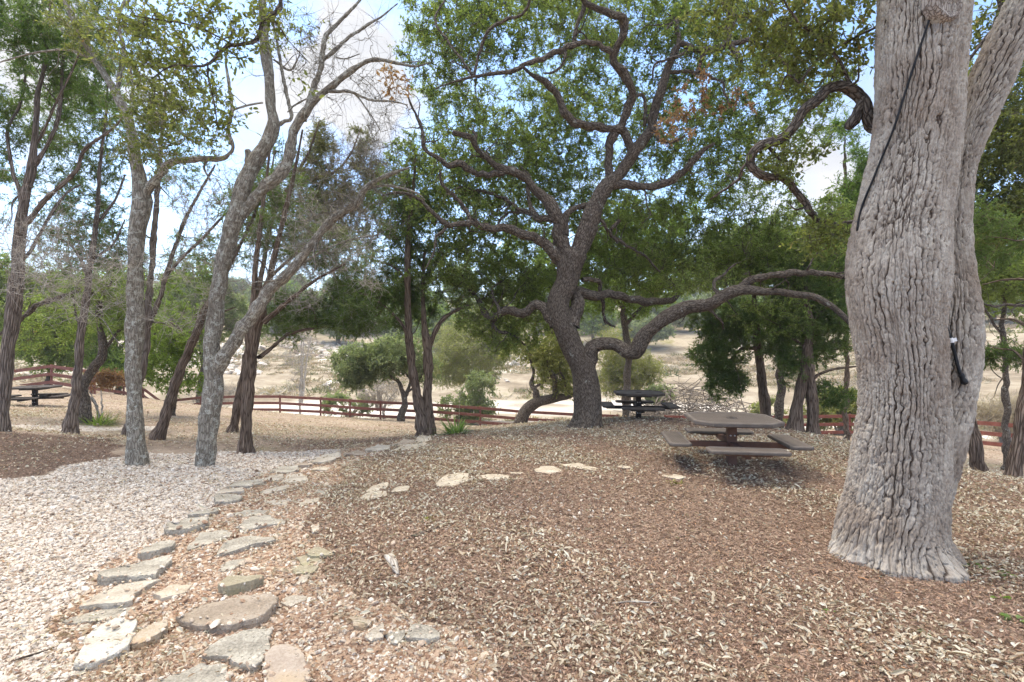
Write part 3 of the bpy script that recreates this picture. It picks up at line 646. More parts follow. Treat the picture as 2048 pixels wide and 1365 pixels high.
    T.limb([(1240, 440, 8), (1222, 465, 8), (1250, 490, 7), (1290, 512, 5), (1320, 545, 4)], dd=.6, D=10.6); T.limb([(1190, 430, 8), (1215, 458, 8), (1237, 484, 6)], dd=.3)
    T.grow(120, 0.95, wig=0.5); T.grow(220, 0.55, wig=0.5)
    D = 11.7
    T.fill([(1010, 130, D, 200, 170, 2.0, 250), (1250, 90, D, 250, 170, 2.2, 250), (1450, 190, D - .2, 230, 190, 2.0, 290), (1330, 420, D + .6, 200, 130, 2.0, 240),
            (930, 340, D, 170, 120, 1.8, 170), (930, 500, D - .2, 170, 120, 1.5, 150), (1060, 360, D + 1.5, 150, 130, 1.5, 130), (1180, 200, D + 2, 150, 170, 1.5, 120), (1560, 480, D - .5, 170, 90, 1.5, 160), (1040, 590, D + .6, 150, 90, 1.2, 120),
            (1250, 540, D + 1.2, 150, 70, 1.2, 90), (1480, 510, D + .8, 160, 60, 1.4, 90), (890, 90, D - .3, 110, 130, 1.2, 90), (1620, 600, D, 100, 60, .7, 24), (1150, 330, D + 2, 260, 150, 1.5, 150), (1440, 330, D + 1.8, 170, 130, 1.5, 120), (1260, -120, D - 1, 500, 110, 3, 150)],
           tw=8, lv=13, TL=0.30, leaf=(0.054, 0.028), wig=0.3, gap=-0.5, gapf=1.7, full=.95, conn=.016, twr=.004)
    T.fill([(1420, 560, 10.8, 90, 40, .5, 14), (1560, 620, 10.8, 110, 50, .5, 20), (1030, 670, 11.2, 60, 50, .5, 22), (960, 640, 11.2, 60, 40, .5, 18)], tw=7, lv=10, TL=.28, leaf=(.054, .028), wig=.3, conn=.012, up=-.3)
    T.fill([(1390, 200, 9.2, 45, 55, .3, 14), (1350, 260, 9.0, 40, 30, .3, 8), (1470, 205, 9.2, 60, 20, .3, 6)], tw=6, lv=7, leaf=(0.075, 0.04), leafmat='brown_leaf', TL=.22, full=.3)
    T.done()
main_oak()
# ------------------------------------------------------------------ the giant oak in the right foreground
def worley_edge(q):
    """distance between the nearest and second nearest cell centre"""
    c = np.floor(q).astype(np.int64); f1 = np.full(len(q), 9.0); f2 = f1.copy()
    for dx in (-1, 0, 1):
        for dy in (-1, 0, 1):
            for dz in (-1, 0, 1):
                k = c + [dx, dy, dz]
                h = (k[:, 0] * 73856093) ^ (k[:, 1] * 19349663) ^ (k[:, 2] * 83492791)
                a = ((h * 2654435761) & 0xFFFFFF) / 16777216.0; b = ((h * 40503 + 12345) * 69069 & 0xFFFFFF) / 16777216.0; d = ((h * 1664525 + 1013904223) & 0xFFFFFF) / 16777216.0
                e = ((k + np.stack([a, b, d], 1) - q) ** 2).sum(1)
                m = e < f1; f2 = np.where(m, f1, np.minimum(f2, e)); f1 = np.where(m, e, f1)
    return np.sqrt(f2) - np.sqrt(f1)
def lattice(q, seed):
    """smooth lattice noise, -1..1"""
    c = np.floor(q).astype(np.int64); f = q - c; f = f * f * (3 - 2 * f); out = 0
    for dx in (0, 1):
        for dy in (0, 1):
            for dz in (0, 1):
                h = ((c[:, 0] + dx) * 73856093) ^ ((c[:, 1] + dy) * 19349663) ^ ((c[:, 2] + dz) * 83492791) ^ (seed * 2654435761)
                h = (h ^ (h >> 13)) * 1274126177 & 0xFFFFFFFF; h = h ^ (h >> 16)
                out = out + ((h & 0xFFFF) / 32767.5 - 1) * (f[:, 0] if dx else 1 - f[:, 0]) * (f[:, 1] if dy else 1 - f[:, 1]) * (f[:, 2] if dz else 1 - f[:, 2])
    return out
def furrowed(path, D, nth, nrow, seed, toes=None, dds=None, tap=1.0, deep=1.0):
    Q = np.array([np.concatenate([P(seen(a, w)[0], b, D + (dds[i] if dds else 0)), [seen(a, w)[1] * .5 / F * D - .006]]) for i, (a, b, w) in enumerate(path)])
    C = catmull(Q, 0.02); s = np.concatenate([[0], np.cumsum(np.linalg.norm(np.diff(C[:, :3], axis=0), axis=1))])
    si = np.linspace(0, s[-1], nrow); C = np.stack([np.interp(si, s, C[:, k]) for k in range(4)], 1)
    for _ in range(30): C[1:-1] = (C[:-2] + 2 * C[1:-1] + C[2:]) / 4
    pts, rad = C[:, :3], C[:, 3]
    T, A, B = frames(pts); th = np.linspace(0, 2 * math.pi, nth, endpoint=False)
    Dv = A[:, None] * np.cos(th)[None, :, None] + B[:, None] * np.sin(th)[None, :, None]
    R = np.repeat(rad[:, None], nth, 1)
    if toes:
        hgt = np.maximum(pts[:, 2:3], 0)
        for az, amp, wd, hh in toes:                     # root toes: direction in the plan, reach, half width, height
            dirv = np.array([math.sin(az), math.cos(az), 0]); ca = (Dv @ dirv)
            R = R + amp * np.exp(-hgt / hh) * np.exp(-((1 - ca) / wd) ** 2)
    V = pts[:, None] + Dv * R[..., None]
    R0 = float(rad.mean())
    bk = np.stack([np.cos(th)[None] * R0 + 0 * R, np.sin(th)[None] * R0 + 0 * R, np.repeat(si[:, None], nth, 1) + seed], -1).reshape(-1, 3)
    def stripes(count, sc, sd, width):
        ph = np.tile(th / (2 * math.pi), nrow) * count + 1.25 * lattice(bk / np.array([.16, .16, .42]) / sc + sd, sd) + .34 * lattice(bk / np.array([.07, .07, .22]) / sc + sd, sd + 1) + .30 * lattice(bk / np.array([.022, .022, .038]) / sc, sd + 2)
        d = np.abs(ph - np.round(ph)) * 2; gate = np.clip(.80 + .6 * lattice(bk / np.array([.09, .09, .22]) / sc + 50, sd + 3), .05, 1)
        return 1 - (1 - sstep(.0, width, d)) * gate, np.floor(ph + .5)
    n0 = round(2 * math.pi * R0 / .038)
    f1, cell = stripes(n0, 1.0, seed, .42); f2, c2 = stripes(round(n0 * 2.2), .5, seed + 20, .36)
    off = (np.sin(cell * 12.9898) * 43758.5453) % 1
    zz = bk[:, 2] / .080 + off * 3 + .55 * lattice(bk / [.04, .04, .07], seed + 30); dz = np.abs(zz - np.round(zz)) * 2
    fh = 1 - (1 - sstep(0, .17, dz)) * np.clip(.60 + .8 * lattice(bk / [.06, .06, .12] + 9, seed + 31), 0, 1)
    fl = lattice(bk / [.012, .012, .030], seed + 32)
    pl = sstep(0, .22, worley_edge((bk + .012 * np.stack([f2, f1, f2], 1)) / [.045, .045, .16] + 3)); mx = np.clip(.78 + .7 * lattice(bk / [.22, .22, .5] + 7, seed + 40), .25, 1)
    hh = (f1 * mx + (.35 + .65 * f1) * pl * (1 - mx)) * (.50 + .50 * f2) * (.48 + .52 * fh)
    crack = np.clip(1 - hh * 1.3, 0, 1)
    disp = ((hh - 0.5) * 0.029 + .0045 * fl + .003 * lattice(bk / [.007, .007, .014], seed + 34) + .006 * lattice(bk / [.05, .05, .10], seed + 33)) * deep + 0.012 * wav(bk, 3.2, seed + 10)
    V = V.reshape(-1, 3) + Dv.reshape(-1, 3) * disp[:, None]
    i = np.arange(nrow - 1)[:, None] * nth; j = np.arange(nth)[None]; j2 = (j + 1) % nth
    quads = np.stack([i + j, i + j2, i + nth + j2, i + nth + j], -1).reshape(-1, 4)
    return V, quads, bk, crack
GIANT = [(1786, 1190, 258), (1785, 1150, 250), (1784, 1110, 238), (1783, 1060, 220), (1793, 1000, 208), (1804, 900, 202), (1811, 800, 188), (1806, 720, 186), (1797, 640, 196), (1797, 575, 218), (1800, 520, 218), (1811, 420, 196), (1830, 300, 184), (1840, 200, 188), (1851, 0, 193), (1856, -130, 190), (1860, -300, 180)]
STEM = [(1812, 1120, 116), (1826, 1060, 116), (1844, 1000, 114), (1866, 920, 112), (1886, 840, 112), (1906, 760, 116), (1913, 700, 112), (1913, 640, 108), (1906, 560, 98), (1899, 480, 90), (1902, 400, 88), (1920, 320, 88), (1952, 235, 90), (1996, 130, 98), (2048, 30, 106), (2110, -80, 108), (2170, -220, 100)]
GD = 4.1
def giant_oak():
    T = Tree('oak_tree', 'huge furrowed oak trunk filling the right foreground, its second stem leaning right', GD, 'oak_bark', 'dull_oak_leaf', seed=23)
    T.base = np.array([P(1785, 1150, GD)[0], GD, zg(P(1785, 1150, GD)[0], GD)])
    T.limb([(1856, -150, 150), (1870, -300, 150), (1860, -480, 110), (1840, -700, 70)], lump=.05, D=GD)
    T.limb([(1860, -260, 80), (1800, -420, 70), (1650, -560, 50), (1500, -640, 30), (1300, -680, 16)], dd=1.2, D=GD)
    T.limb([(2150, -180, 90), (2230, -330, 80), (2330, -500, 50), (2450, -640, 24)], dd=.5, D=GD + .3)
    T.limb([(1800, 290, 30), (1760, 255, 27), (1738, 217, 27), (1720, 190, 28), (1692, 172, 27), (1660, 177, 27), (1640, 195, 25), (1610, 230, 22), (1575, 260, 22), (1545, 280, 21), (1510, 305, 19), (1501, 325, 18), (1520, 342, 18), (1555, 352, 17), (1585, 370, 16), (1605, 400, 15), (1620, 430, 15), (1650, 448, 14), (1675, 455, 13), (1690, 447, 11), (1720, 443, 8)], dd=0.5, D=GD + .3, lump=.06)
    T.limb([(1728, 205, 24), (1712, 222, 22), (1698, 240, 24), (1697, 258, 19)], lump=.12)
    T.limb([(1502, 320, 8), (1484, 338, 7), (1478, 356, 6), (1440, 386, 5), (1420, 400, 3)], dd=.3)
    T.limb([(1701, 168, 9), (1675, 120, 8), (1645, 82, 6), (1604, 50, 5), (1575, 15, 4), (1560, -20, 3)], dd=-.3); T.limb([(1600, 165, 5), (1640, 115, 5), (1680, 92, 5), (1745, 58, 6), (1790, 40, 6)], dd=-.2, D=GD + .4)
    T.limb([(1600, 168, 5), (1575, 150, 4), (1560, 180, 3)], D=GD + .4); T.limb([(1640, 455, 6), (1640, 480, 4), (1655, 500, 3)], dd=.2); T.limb([(1610, 415, 5), (1590, 420, 4), (1580, 410, 3)])
    T.limb([(1975, 200, 22), (1992, 60, 26), (2000, 20, 28), (1990, -40, 26)], D=GD + .9, lump=.1)
    T.limb([(1930, 130, 9), (1960, 90, 9), (1985, 60, 10)], D=GD + .8)
    T.grow(16, .5, wig=.4)
    T.fill([(1620, 90, GD + .5, 130, 110, .6, 62), (1500, 20, GD + .6, 120, 70, .6, 26), (1560, 330, GD + .6, 70, 40, .3, 10), (1640, 470, GD + .6, 60, 30, .3, 9), (1980, 40, GD + 1.0, 40, 120, .5, 12)],
           tw=5, lv=6, TL=.22, leaf=(0.050, 0.025), twr=.0022, fine=True, conn=.006, full=.75)
    T.fill([(1300, -650, 4.6, 500, 160, 1.6, 90), (1900, -700, 4.2, 600, 160, 1.6, 90)], tw=6, lv=9, TL=.35, leaf=(0.06, 0.03))
    root = T.done(trunk_name='limb')
    toes = [(math.radians(160), .13, .05, .10), (math.radians(262), .10, .08, .10), (math.radians(215), .07, .04, .11), (math.radians(188), .05, .02, .09), (math.radians(100), .10, .2, .25), (math.radians(20), .2, .2, .25)]
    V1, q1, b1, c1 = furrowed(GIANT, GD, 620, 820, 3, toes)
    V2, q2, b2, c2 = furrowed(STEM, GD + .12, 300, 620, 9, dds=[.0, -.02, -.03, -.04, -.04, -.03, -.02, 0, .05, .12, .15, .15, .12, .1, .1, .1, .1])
    # one continuous trunk: what of the stem lies inside the main trunk is left out of the surface by simply sinking into it
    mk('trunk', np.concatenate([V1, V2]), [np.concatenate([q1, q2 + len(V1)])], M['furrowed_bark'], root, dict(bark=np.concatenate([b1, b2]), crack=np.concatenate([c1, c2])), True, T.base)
    # pruning scar high on the trunk
    c = on_tube(GIANT, 1893, 8, GD, .022); g = Geo()
    n = unit(np.array([.22, -1.0, 0.0])); a = unit(np.cross(n, [0, 0, 1.0])); b = np.cross(a, n)
    th = np.linspace(0, 2 * math.pi, 40, endpoint=False); rings = []
    for r, h in ((.155, -.06), (.135, .012), (.118, .028), (.100, .022), (.088, .006), (.05, .0), (.0, .002)):
        rings.append(c + n * h + (a * np.cos(th)[:, None] + b * np.sin(th)[:, None] * .9) * r * (1 + .05 * np.sin(3 * th + 1)[:, None]))
    Vk = np.concatenate(rings); i = np.arange(6)[:, None] * 40; j = np.arange(40)[None]; j2 = (j + 1) % 40
    mk('pruning_scar', Vk, np.stack([i + j, i + j2, i + 40 + j2, i + 40 + j], -1).reshape(-1, 4), M['old_bark'], root, dict(bark=(Vk - c) * [.8, .8, .8]), True, T.base)['label'] = 'round healed pruning scar with a pale raised rim'
def on_tube(path, px, py, D, lift):
    ys = np.array([p[1] for p in path]); o = np.argsort(ys)
    c = np.interp(py, ys[o], np.array([p[0] for p in path])[o]); w = np.interp(py, ys[o], np.array([p[2] for p in path])[o])
    c, w = seen(c, w); t = (c - 1024) / F; R = w / 2 / F * D; ax = np.array([t * D, D]); ry = np.array([(px - 1024) / F, 1.0])
    # where the line of sight meets the round trunk
    A_ = ry @ ry; B_ = ry @ ax; C_ = ax @ ax - (R + lift) ** 2; s = (B_ - math.sqrt(max(B_ * B_ - A_ * C_, 0))) / A_
    return P(px, py, s)
giant_oak()
def cords():
    pts = [on_tube(GIANT, x, y, GD, .024) for x, y in ((1876, -60), (1870, 0), (1851, 62), (1830, 125), (1806, 200), (1786, 262), (1764, 315), (1745, 362), (1727, 405), (1718, 436), (1714, 462))]
    C = catmull(pts, .03); V, q, t, b = tube(C, np.full(len(C), .0085), 8)
    o = mk('power_cord', V, [q, t], M['black_rubber'], smooth=True); tag(o, 'long thin black cord slanting down across the bark of the huge oak trunk', 'cord')
    root = thing('power_cord', P(1893, 655, GD - .3), 'short black cord end with a white tag and plug hanging on the leaning stem', 'cord')
    base = np.array(root.location)
    pts = [on_tube(STEM, x, y, GD + .12, l) for x, y, l in ((1889, 646, .0), (1896, 664, .045), (1902, 682, .06), (1909, 705, .06), (1915, 730, .06), (1921, 750, .06))]
    C = catmull(pts, .02); V, q, t, b = tube(C, np.full(len(C), .0125), 8); mk('cable', V, [q, t], M['black_rubber'], root, None, True, base)
    p0, p1 = on_tube(STEM, 1921, 746, GD + .12, .06), on_tube(STEM, 1930, 768, GD + .12, .06)
    C = np.linspace(p0, p1, 7); V, q, t, b = tube(C, np.array([.012, .019, .019, .016, .022, .026, .024]), 12); mk('plug', V, [q, t], M['black_rubber'], root, None, True, base)
    p0, p1 = on_tube(STEM, 1901, 677, GD + .12, .06), on_tube(STEM, 1904, 686, GD + .12, .06)
    C = np.linspace(p0, p1, 3); V, q, t, b = tube(C, np.full(3, .016), 10)
    e = unit(np.array([1, -.2, .25])); f = p0 * .5 + p1 * .5; u = unit(p1 - p0)
    n = np.cross(e, u); Vf = np.array([f + e * a + u * b_ + n * c_ for c_ in (-.001, .001) for a in (0, .04) for b_ in (-.014, .014)])
    Qf = np.array([[0, 1, 3, 2], [4, 6, 7, 5], [0, 4, 5, 1], [2, 3, 7, 6], [0, 2, 6, 4], [1, 5, 7, 3]]) + len(V)
    mk('paper_tag', np.concatenate([V, Vf]), [np.concatenate([q, Qf]), t], M['white_tag'], root, None, False, base)
cords()
# ------------------------------------------------------------------ two lichen covered hardwoods at the gravel edge
def lichen_trees():
    T = Tree('oak_tree', 'straight lichen spotted tree on the white gravel, its top bending left', 7.2, 'lichen_bark', 'dull_oak_leaf', seed=31, thin=.94, kink=.12)
    T.limb([(275, 930, 41), (271, 850, 39), (268, 750, 38), (269, 650, 38), (269, 560, 39), (272, 480, 40), (281, 425, 40), (280, 380, 36), (272, 325, 30), (264, 275, 26), (255, 235, 24), (240, 205, 22), (225, 176, 20), (187, 116, 18), (161, 64, 17), (133, 8, 13), (118, -30, 11)], flare=(.22, .2, 1), lump=.04)
    T.limb([(284, 410, 26), (298, 378, 22), (325, 343, 20), (345, 324, 17), (394, 319, 14), (440, 318, 12), (458, 308, 10), (466, 295, 9), (457, 262, 9), (464, 215, 8), (458, 170, 7), (452, 110, 5), (470, 60, 4)], dd=-.6)
    T.limb([(462, 222, 5), (490, 212, 5), (525, 206, 4)], dd=.3)
    T.limb([(232, 192, 14), (240, 150, 12), (249, 110, 10), (237, 45, 8), (252, -10, 6)], dd=.4); T.limb([(236, 20, 6), (250, 8, 6), (275, -20, 5)])
    T.limb([(262, 205, 8), (266, 175, 8), (260, 140, 7)], dd=-.1); T.limb([(416, 320, 6), (408, 335, 6), (420, 360, 4)]); T.limb([(272, 700, 5), (240, 690, 3), (205, 640, 3), (160, 615, 2)], dd=-.5)
    T.limb([(190, 120, 7), (130, 100, 6), (60, 108, 5), (0, 125, 4)], dd=.4)
    T.grow(10, .7)
    T.fill([(150, 560, 7.0, 150, 90, .8, 46), (330, 560, 7.2, 110, 120, .7, 30), (400, 400, 7, 70, 90, .6, 18), (60, 470, 7.0, 120, 110, .7, 26)], tw=8, lv=0, TL=.5, twr=.003, wig=.28, conn=.006)
    T.fill([(330, 230, 6.8, 130, 110, .6, 45), (240, 60, 7.2, 130, 70, .6, 26)], tw=6, lv=8, TL=.26, leaf=(.055, .026), gap=-.6)
    T.done(fine_mat='dead_wood')
    T = Tree('oak_tree', 'lichen covered tree on the gravel forking into two tall stems and a long right limb', 7.2, 'lichen_bark', 'dull_oak_leaf', seed=37, thin=.90, kink=.15)
    T.limb([(408, 935, 46), (416, 880, 43), (425, 800, 43), (427, 745, 45), (425, 690, 40), (432, 620, 38), (441, 555, 38), (449, 512, 37), (467, 450, 39), (486, 378, 38), (503, 338, 33), (528, 300, 29), (548, 255, 27), (543, 210, 26), (539, 150, 25), (530, 80, 22), (525, 30, 19), (522, -30, 17)], flare=(.25, .18, 3), lump=.05)
    T.limb([(478, 440, 26), (502, 405, 27), (525, 376, 28), (552, 354, 28), (580, 308, 26), (591, 262, 24), (610, 229, 22), (632, 199, 18), (659, 176, 16), (685, 154, 14), (719, 131, 12), (749, 120, 10), (794, 127, 7), (831, 133, 5), (862, 125, 3)], dd=-.5)
    T.limb([(606, 240, 18), (613, 222, 16), (625, 180, 14), (640, 142, 13), (644, 105, 12), (651, 75, 11), (674, 49, 9), (700, 22, 7), (724, -5, 5)], dd=.4)
    T.limb([(645, 122, 8), (662, 108, 9), (685, 86, 8), (719, 60, 7), (756, 38, 5), (795, 8, 3)], dd=.3)
    T.limb([(655, 182, 9), (675, 184, 8), (700, 184, 7), (737, 199, 6), (782, 203, 4), (815, 210, 3)], dd=-.2)
    T.limb([(705, 184, 5), (720, 200, 4), (745, 235, 3), (760, 260, 2)]); T.limb([(672, 115, 4), (690, 118, 3), (720, 108, 2)])
    T.limb([(558, 250, 9), (570, 242, 9), (583, 236, 9), (575, 195, 9), (563, 140, 8), (555, 90, 6), (545, 40, 5)], dd=.2)
    T.limb([(505, 352, 18), (499, 330, 20), (496, 308, 17), (495, 300, 14)])
    T.limb([(433, 742, 32), (444, 722, 31), (460, 697, 30), (486, 656, 30), (512, 619, 28), (539, 581, 26), (580, 544, 24), (625, 488, 21), (662, 442, 18), (711, 409, 16), (730, 379, 13), (756, 360, 11), (790, 345, 8), (818, 336, 5)], dd=-.9)
    T.limb([(735, 378, 7), (760, 372, 6), (790, 374, 5), (830, 385, 4), (850, 400, 3)], dd=.3); T.limb([(580, 545, 7), (640, 505, 5), (700, 480, 4), (760, 470, 3)], dd=.4)
    T.limb([(548, 120, 6), (580, 140, 5), (600, 110, 3)]); T.limb([(620, 195, 4), (590, 210, 4), (575, 225, 3)])
    T.grow(14, .6)
    T.fill([(700, 130, 6.9, 120, 120, .6, 40), (600, 130, 7.2, 90, 140, .6, 18), (745, 260, 7, 90, 90, .5, 30), (680, 420, 6.6, 120, 110, .6, 70), (560, 470, 7, 90, 100, .6, 30), (440, 620, 7, 60, 100, .6, 14), (740, 340, 6.6, 80, 60, .5, 30)], tw=7, lv=0, TL=.45, twr=.0026, wig=.25, conn=.005, up=.25)
    T.fill([(560, 60, 7.2, 110, 60, .5, 12)], tw=4, lv=5, TL=.22, leaf=(.055, .026))
    T.fill([(790, 160, 6.7, 50, 25, .3, 7)], tw=4, lv=4, TL=.2, leaf=(.07, .035), leafmat='brown_leaf', full=.5)
    T.done(fine_mat='lichen_bark')
    T = Tree('oak_tree', 'leafy oak branches hanging in from the top left before the lichen covered trees', 4.6, 'oak_bark', 'dull_oak_leaf', seed=41)
    b = np.array([-4.8, 2.9, zg(-4.8, 2.9)]); T.base = b
    # its own trunk stands just left of the view
    Q = np.array([[*b, .17], [-4.85, 2.95, 1.5, .15], [-4.6, 3.0, 3.2, .13], [-3.9, 3.3, 4.9, .10], [-3.1, 3.7, 5.9, .07], [-2.3, 4.4, 5.8, .045], [*P(575, -60, 4.6), .03]]); Q[0, 2] -= .2
    C = catmull(Q, .06); V, q, t, bk = tube(C[:, :3], C[:, 3], 18, .06); T.trunk.add(V, q, t, bk); T._push(C[-25:, :3], C[-25:, 3])
    T.limb([(575, -60, 12), (562, 0, 11), (557, 22, 10), (527, 41, 10), (516, 71, 9), (500, 85, 8), (456, 94, 8), (430, 115, 7), (405, 131, 6), (370, 132, 5), (337, 135, 4), (300, 160, 3)], dd=-.5)
    T.limb([(415, 125, 5), (418, 165, 4), (428, 210, 4), (434, 250, 3)]); T.limb([(470, 92, 5), (430, 70, 4), (380, 50, 4), (320, 40, 3), (260, 30, 2)], dd=-.2); T.limb([(540, 35, 5), (560, 55, 4), (575, 80, 3)])
    T.fill([(330, 110, 4.3, 90, 80, .4, 34), (420, 60, 4.4, 130, 70, .4, 36), (430, 230, 4.3, 45, 50, .3, 10), (270, 50, 4.3, 60, 80, .4, 18), (340, 210, 4.3, 60, 40, .3, 10), (540, 40, 4.5, 50, 60, .3, 10), (590, 150, 4.4, 30, 30, .2, 2)], tw=5, lv=4, TL=.24, leaf=(.050, .026), twr=.002, fine=True, conn=.005, wig=.2, full=.38)
    T.fill([(350, -260, 4.5, 400, 160, 1.2, 26)], tw=5, lv=8, TL=.3, leaf=(.06, .03))
    T.done()
lichen_trees()
# ------------------------------------------------------------------ junipers with stringy brown bark
def cedar(label, D, limbs, leaf, fol, dead=(), seed=1, bark='cedar_bark', flare=.55, lw=(.052, .0135), tw=11, lv=22, ngrow=8, gap=-.5, TL=.26, extra=None):
    T = Tree('juniper_tree', label, D, bark, leaf, group='junipers with stringy bark', seed=seed, kink=.1)
    for i, l in enumerate(limbs):
        l, dd = (l[:-1], l[-1]) if not isinstance(l[-1], tuple) else (l, 0.0)
        T.limb(l, dd=dd, flare=(flare, .25, seed) if i == 0 else None, lump=.09)
    T.grow(ngrow, .9 * D / 10, wig=.25)
    if fol: T.fill(fol, tw=tw, lv=lv, TL=TL, leaf=lw, twr=.0025, wig=.13, gap=gap, gapf=1.4, lean=.9, conn=.007, up=.1)
    if extra: T.fill(extra[1], tw=tw, lv=lv, TL=TL, leaf=lw, twr=.0025, wig=.13, gap=gap, lean=1.1, conn=.007, up=.5, leafmat=extra[0], full=.8)
    if dead: T.fill(dead, tw=8, lv=0, TL=.45, twr=.0032, wig=.25, conn=.006)
    T.done(fine_mat='dead_wood' if dead else None)
cedar('thick shaggy juniper at the left edge of the photo, forking into many upright stems', 8.5, [
    [(0, 862, 36), (10, 760, 30), (20, 667, 30), (31, 592, 32), (39, 480, 28), (43, 430, 26), (52, 385, 22), (62, 340, 20), (68, 300, 16), (72, 240, 13), (76, 190, 11), (90, 130, 9), (97, 60, 6), (100, 0, 4)],
    [(43, 400, 14), (40, 385, 11), (25, 340, 9), (15, 262, 8), (38, 214, 7), (50, 157, 6), (45, 100, 4), .6], [(70, 332, 11), (100, 280, 9), (115, 240, 9), (122, 190, 8), (124, 140, 7), (132, 80, 5), (140, 20, 4), .4],
    [(76, 285, 8), (95, 245, 7), (112, 206, 6), (145, 140, 5), (165, 90, 4), -.4], [(48, 450, 15), (60, 440, 14), (95, 395, 12), (150, 345, 10), (170, 300, 9), (225, 258, 6), (260, 215, 4), -.6],
    [(36, 520, 10), (60, 505, 9), (95, 440, 8), (130, 390, 6), (160, 370, 4), .8]],
    'cedar_leaf', [(60, 90, 8.8, 150, 130, 1.2, 44), (40, 290, 9.4, 110, 110, 1.2, 30), (-80, 250, 8.6, 90, 200, 1.2, 30), (180, 60, 8.6, 90, 90, 1, 16)], dead=[(60, 520, 8.0, 130, 90, .8, 24)], seed=51, extra=('bright_cedar_leaf', [(60, 60, 8.6, 150, 110, 1, 50), (150, 170, 9, 100, 90, 1, 26)]), bark='grey_cedar_bark')
cedar('juniper trunk widening at its foot, standing just before the small dark crooked oak', 10.0, [
    [(140, 870, 30), (145, 835, 25), (152, 780, 21), (159, 700, 20), (166, 640, 18), (172, 600, 16), (180, 540, 13), (188, 480, 12), (195, 420, 10), (200, 330, 8), (210, 250, 6), (215, 170, 4), (210, 90, 3)],
    [(178, 560, 8), (150, 500, 6), (110, 470, 4), .8], [(192, 450, 7), (230, 400, 6), (250, 350, 4), .6], [(184, 520, 6), (225, 490, 5), (250, 440, 3), .5]],
    'cedar_leaf', [(150, 380, 10.6, 110, 90, 1.0, 34), (210, 250, 10.8, 120, 110, 1.0, 30), (150, 200, 11.2, 110, 120, 1, 24), (190, 500, 10.6, 90, 70, .8, 34)], dead=[(120, 610, 9.6, 80, 60, .6, 12)], seed=52, bark='grey_cedar_bark')
cedar('thin many stemmed juniper standing half hidden behind the straight lichen spotted tree', 11.0, [
    [(250, 874, 15), (268, 800, 15), (285, 740, 16), (295, 660, 15), (298, 590, 14), (306, 500, 13), (312, 420, 12), (318, 340, 10), (326, 250, 7), (330, 180, 4)], [(296, 655, 12), (318, 600, 11), (330, 560, 10), (348, 500, 9), (370, 440, 8), (402, 380, 6), (430, 330, 4), .5], [(334, 550, 8), (370, 510, 7), (400, 482, 6), (440, 440, 5), (470, 410, 3), -.5]],
    'cedar_leaf', [(330, 300, 11.4, 90, 110, 1, 24), (400, 520, 12, 70, 60, .8, 16)], dead=[(400, 420, 10.8, 90, 70, .8, 26), (480, 320, 10.8, 70, 70, .8, 12)], seed=53, bark='grey_cedar_bark')
cedar('juniper trunk leaning far to the right between the two lichen covered trees', 10.0, [
    [(314, 880, 28), (325, 850, 22), (338, 808, 22), (360, 742, 20), (382, 690, 18), (405, 630, 17), (420, 605, 15), (440, 570, 12), (470, 510, 9), (500, 450, 7), (522, 395, 5)], [(412, 620, 7), (440, 625, 5), (470, 615, 3), .5]],
    'cedar_leaf', [(500, 430, 10.4, 70, 60, .7, 16)], dead=[(470, 560, 10, 60, 60, .6, 16)], seed=54)
cedar('stout juniper right of the forked lichen covered tree, dark foliage fans low on its right', 9.0, [
    [(490, 906, 30), (492, 855, 23), (496, 800, 26), (501, 724, 28), (507, 660, 30), (520, 610, 26), (535, 570, 18), (548, 520, 13), (560, 470, 11), (576, 400, 9), (592, 330, 6), (605, 260, 4)],
    [(503, 650, 15), (508, 590, 13), (512, 520, 12), (520, 460, 10), (530, 380, 7), (540, 300, 4), .4], [(528, 645, 13), (558, 618, 10), (595, 588, 8), (632, 560, 6), (690, 528, 4), -.4], [(518, 715, 10), (523, 712, 9), (550, 690, 8), (580, 668, 7), (640, 655, 5), (705, 652, 3), .4], [(540, 555, 8), (590, 510, 6), (640, 470, 4), .3]],
    'cedar_leaf', [(640, 610, 9.2, 110, 42, .7, 62), (570, 640, 9.6, 70, 50, .6, 26), (710, 645, 9.4, 60, 26, .5, 18), (660, 510, 9.6, 100, 60, .8, 36), (560, 420, 9.8, 80, 100, .8, 30)], dead=[(660, 480, 8.8, 110, 90, .7, 60), (600, 580, 8.7, 80, 60, .6, 22), (740, 560, 9, 60, 50, .5, 12)], seed=55)
cedar('slim juniper trunk leaning right just behind the stout one', 11.5, [[(463, 867, 24), (470, 840, 17), (480, 780, 15), (492, 720, 14), (505, 640, 12), (525, 540, 10), (545, 440, 8), (580, 370, 7), (615, 310, 5), (640, 240, 2)], [(548, 435, 6), (540, 370, 5), (550, 300, 3), .3], [(590, 360, 6), (660, 350, 5), (700, 310, 4), (722, 255, 2), .8]],
    'cedar_leaf', [(580, 400, 12, 90, 110, 1, 60), (470, 450, 12.4, 60, 90, .8, 26)], dead=[(560, 500, 11.5, 60, 60, .6, 12), (690, 300, 12, 60, 60, .8, 30)], seed=56, extra=('brown_cedar_leaf', [(642, 300, 12, 26, 70, .4, 26), (640, 400, 12, 80, 70, .9, 60), (720, 310, 12.6, 22, 60, .4, 16), (715, 420, 12.5, 80, 80, .9, 60), (745, 370, 12.6, 30, 60, .4, 16)]))
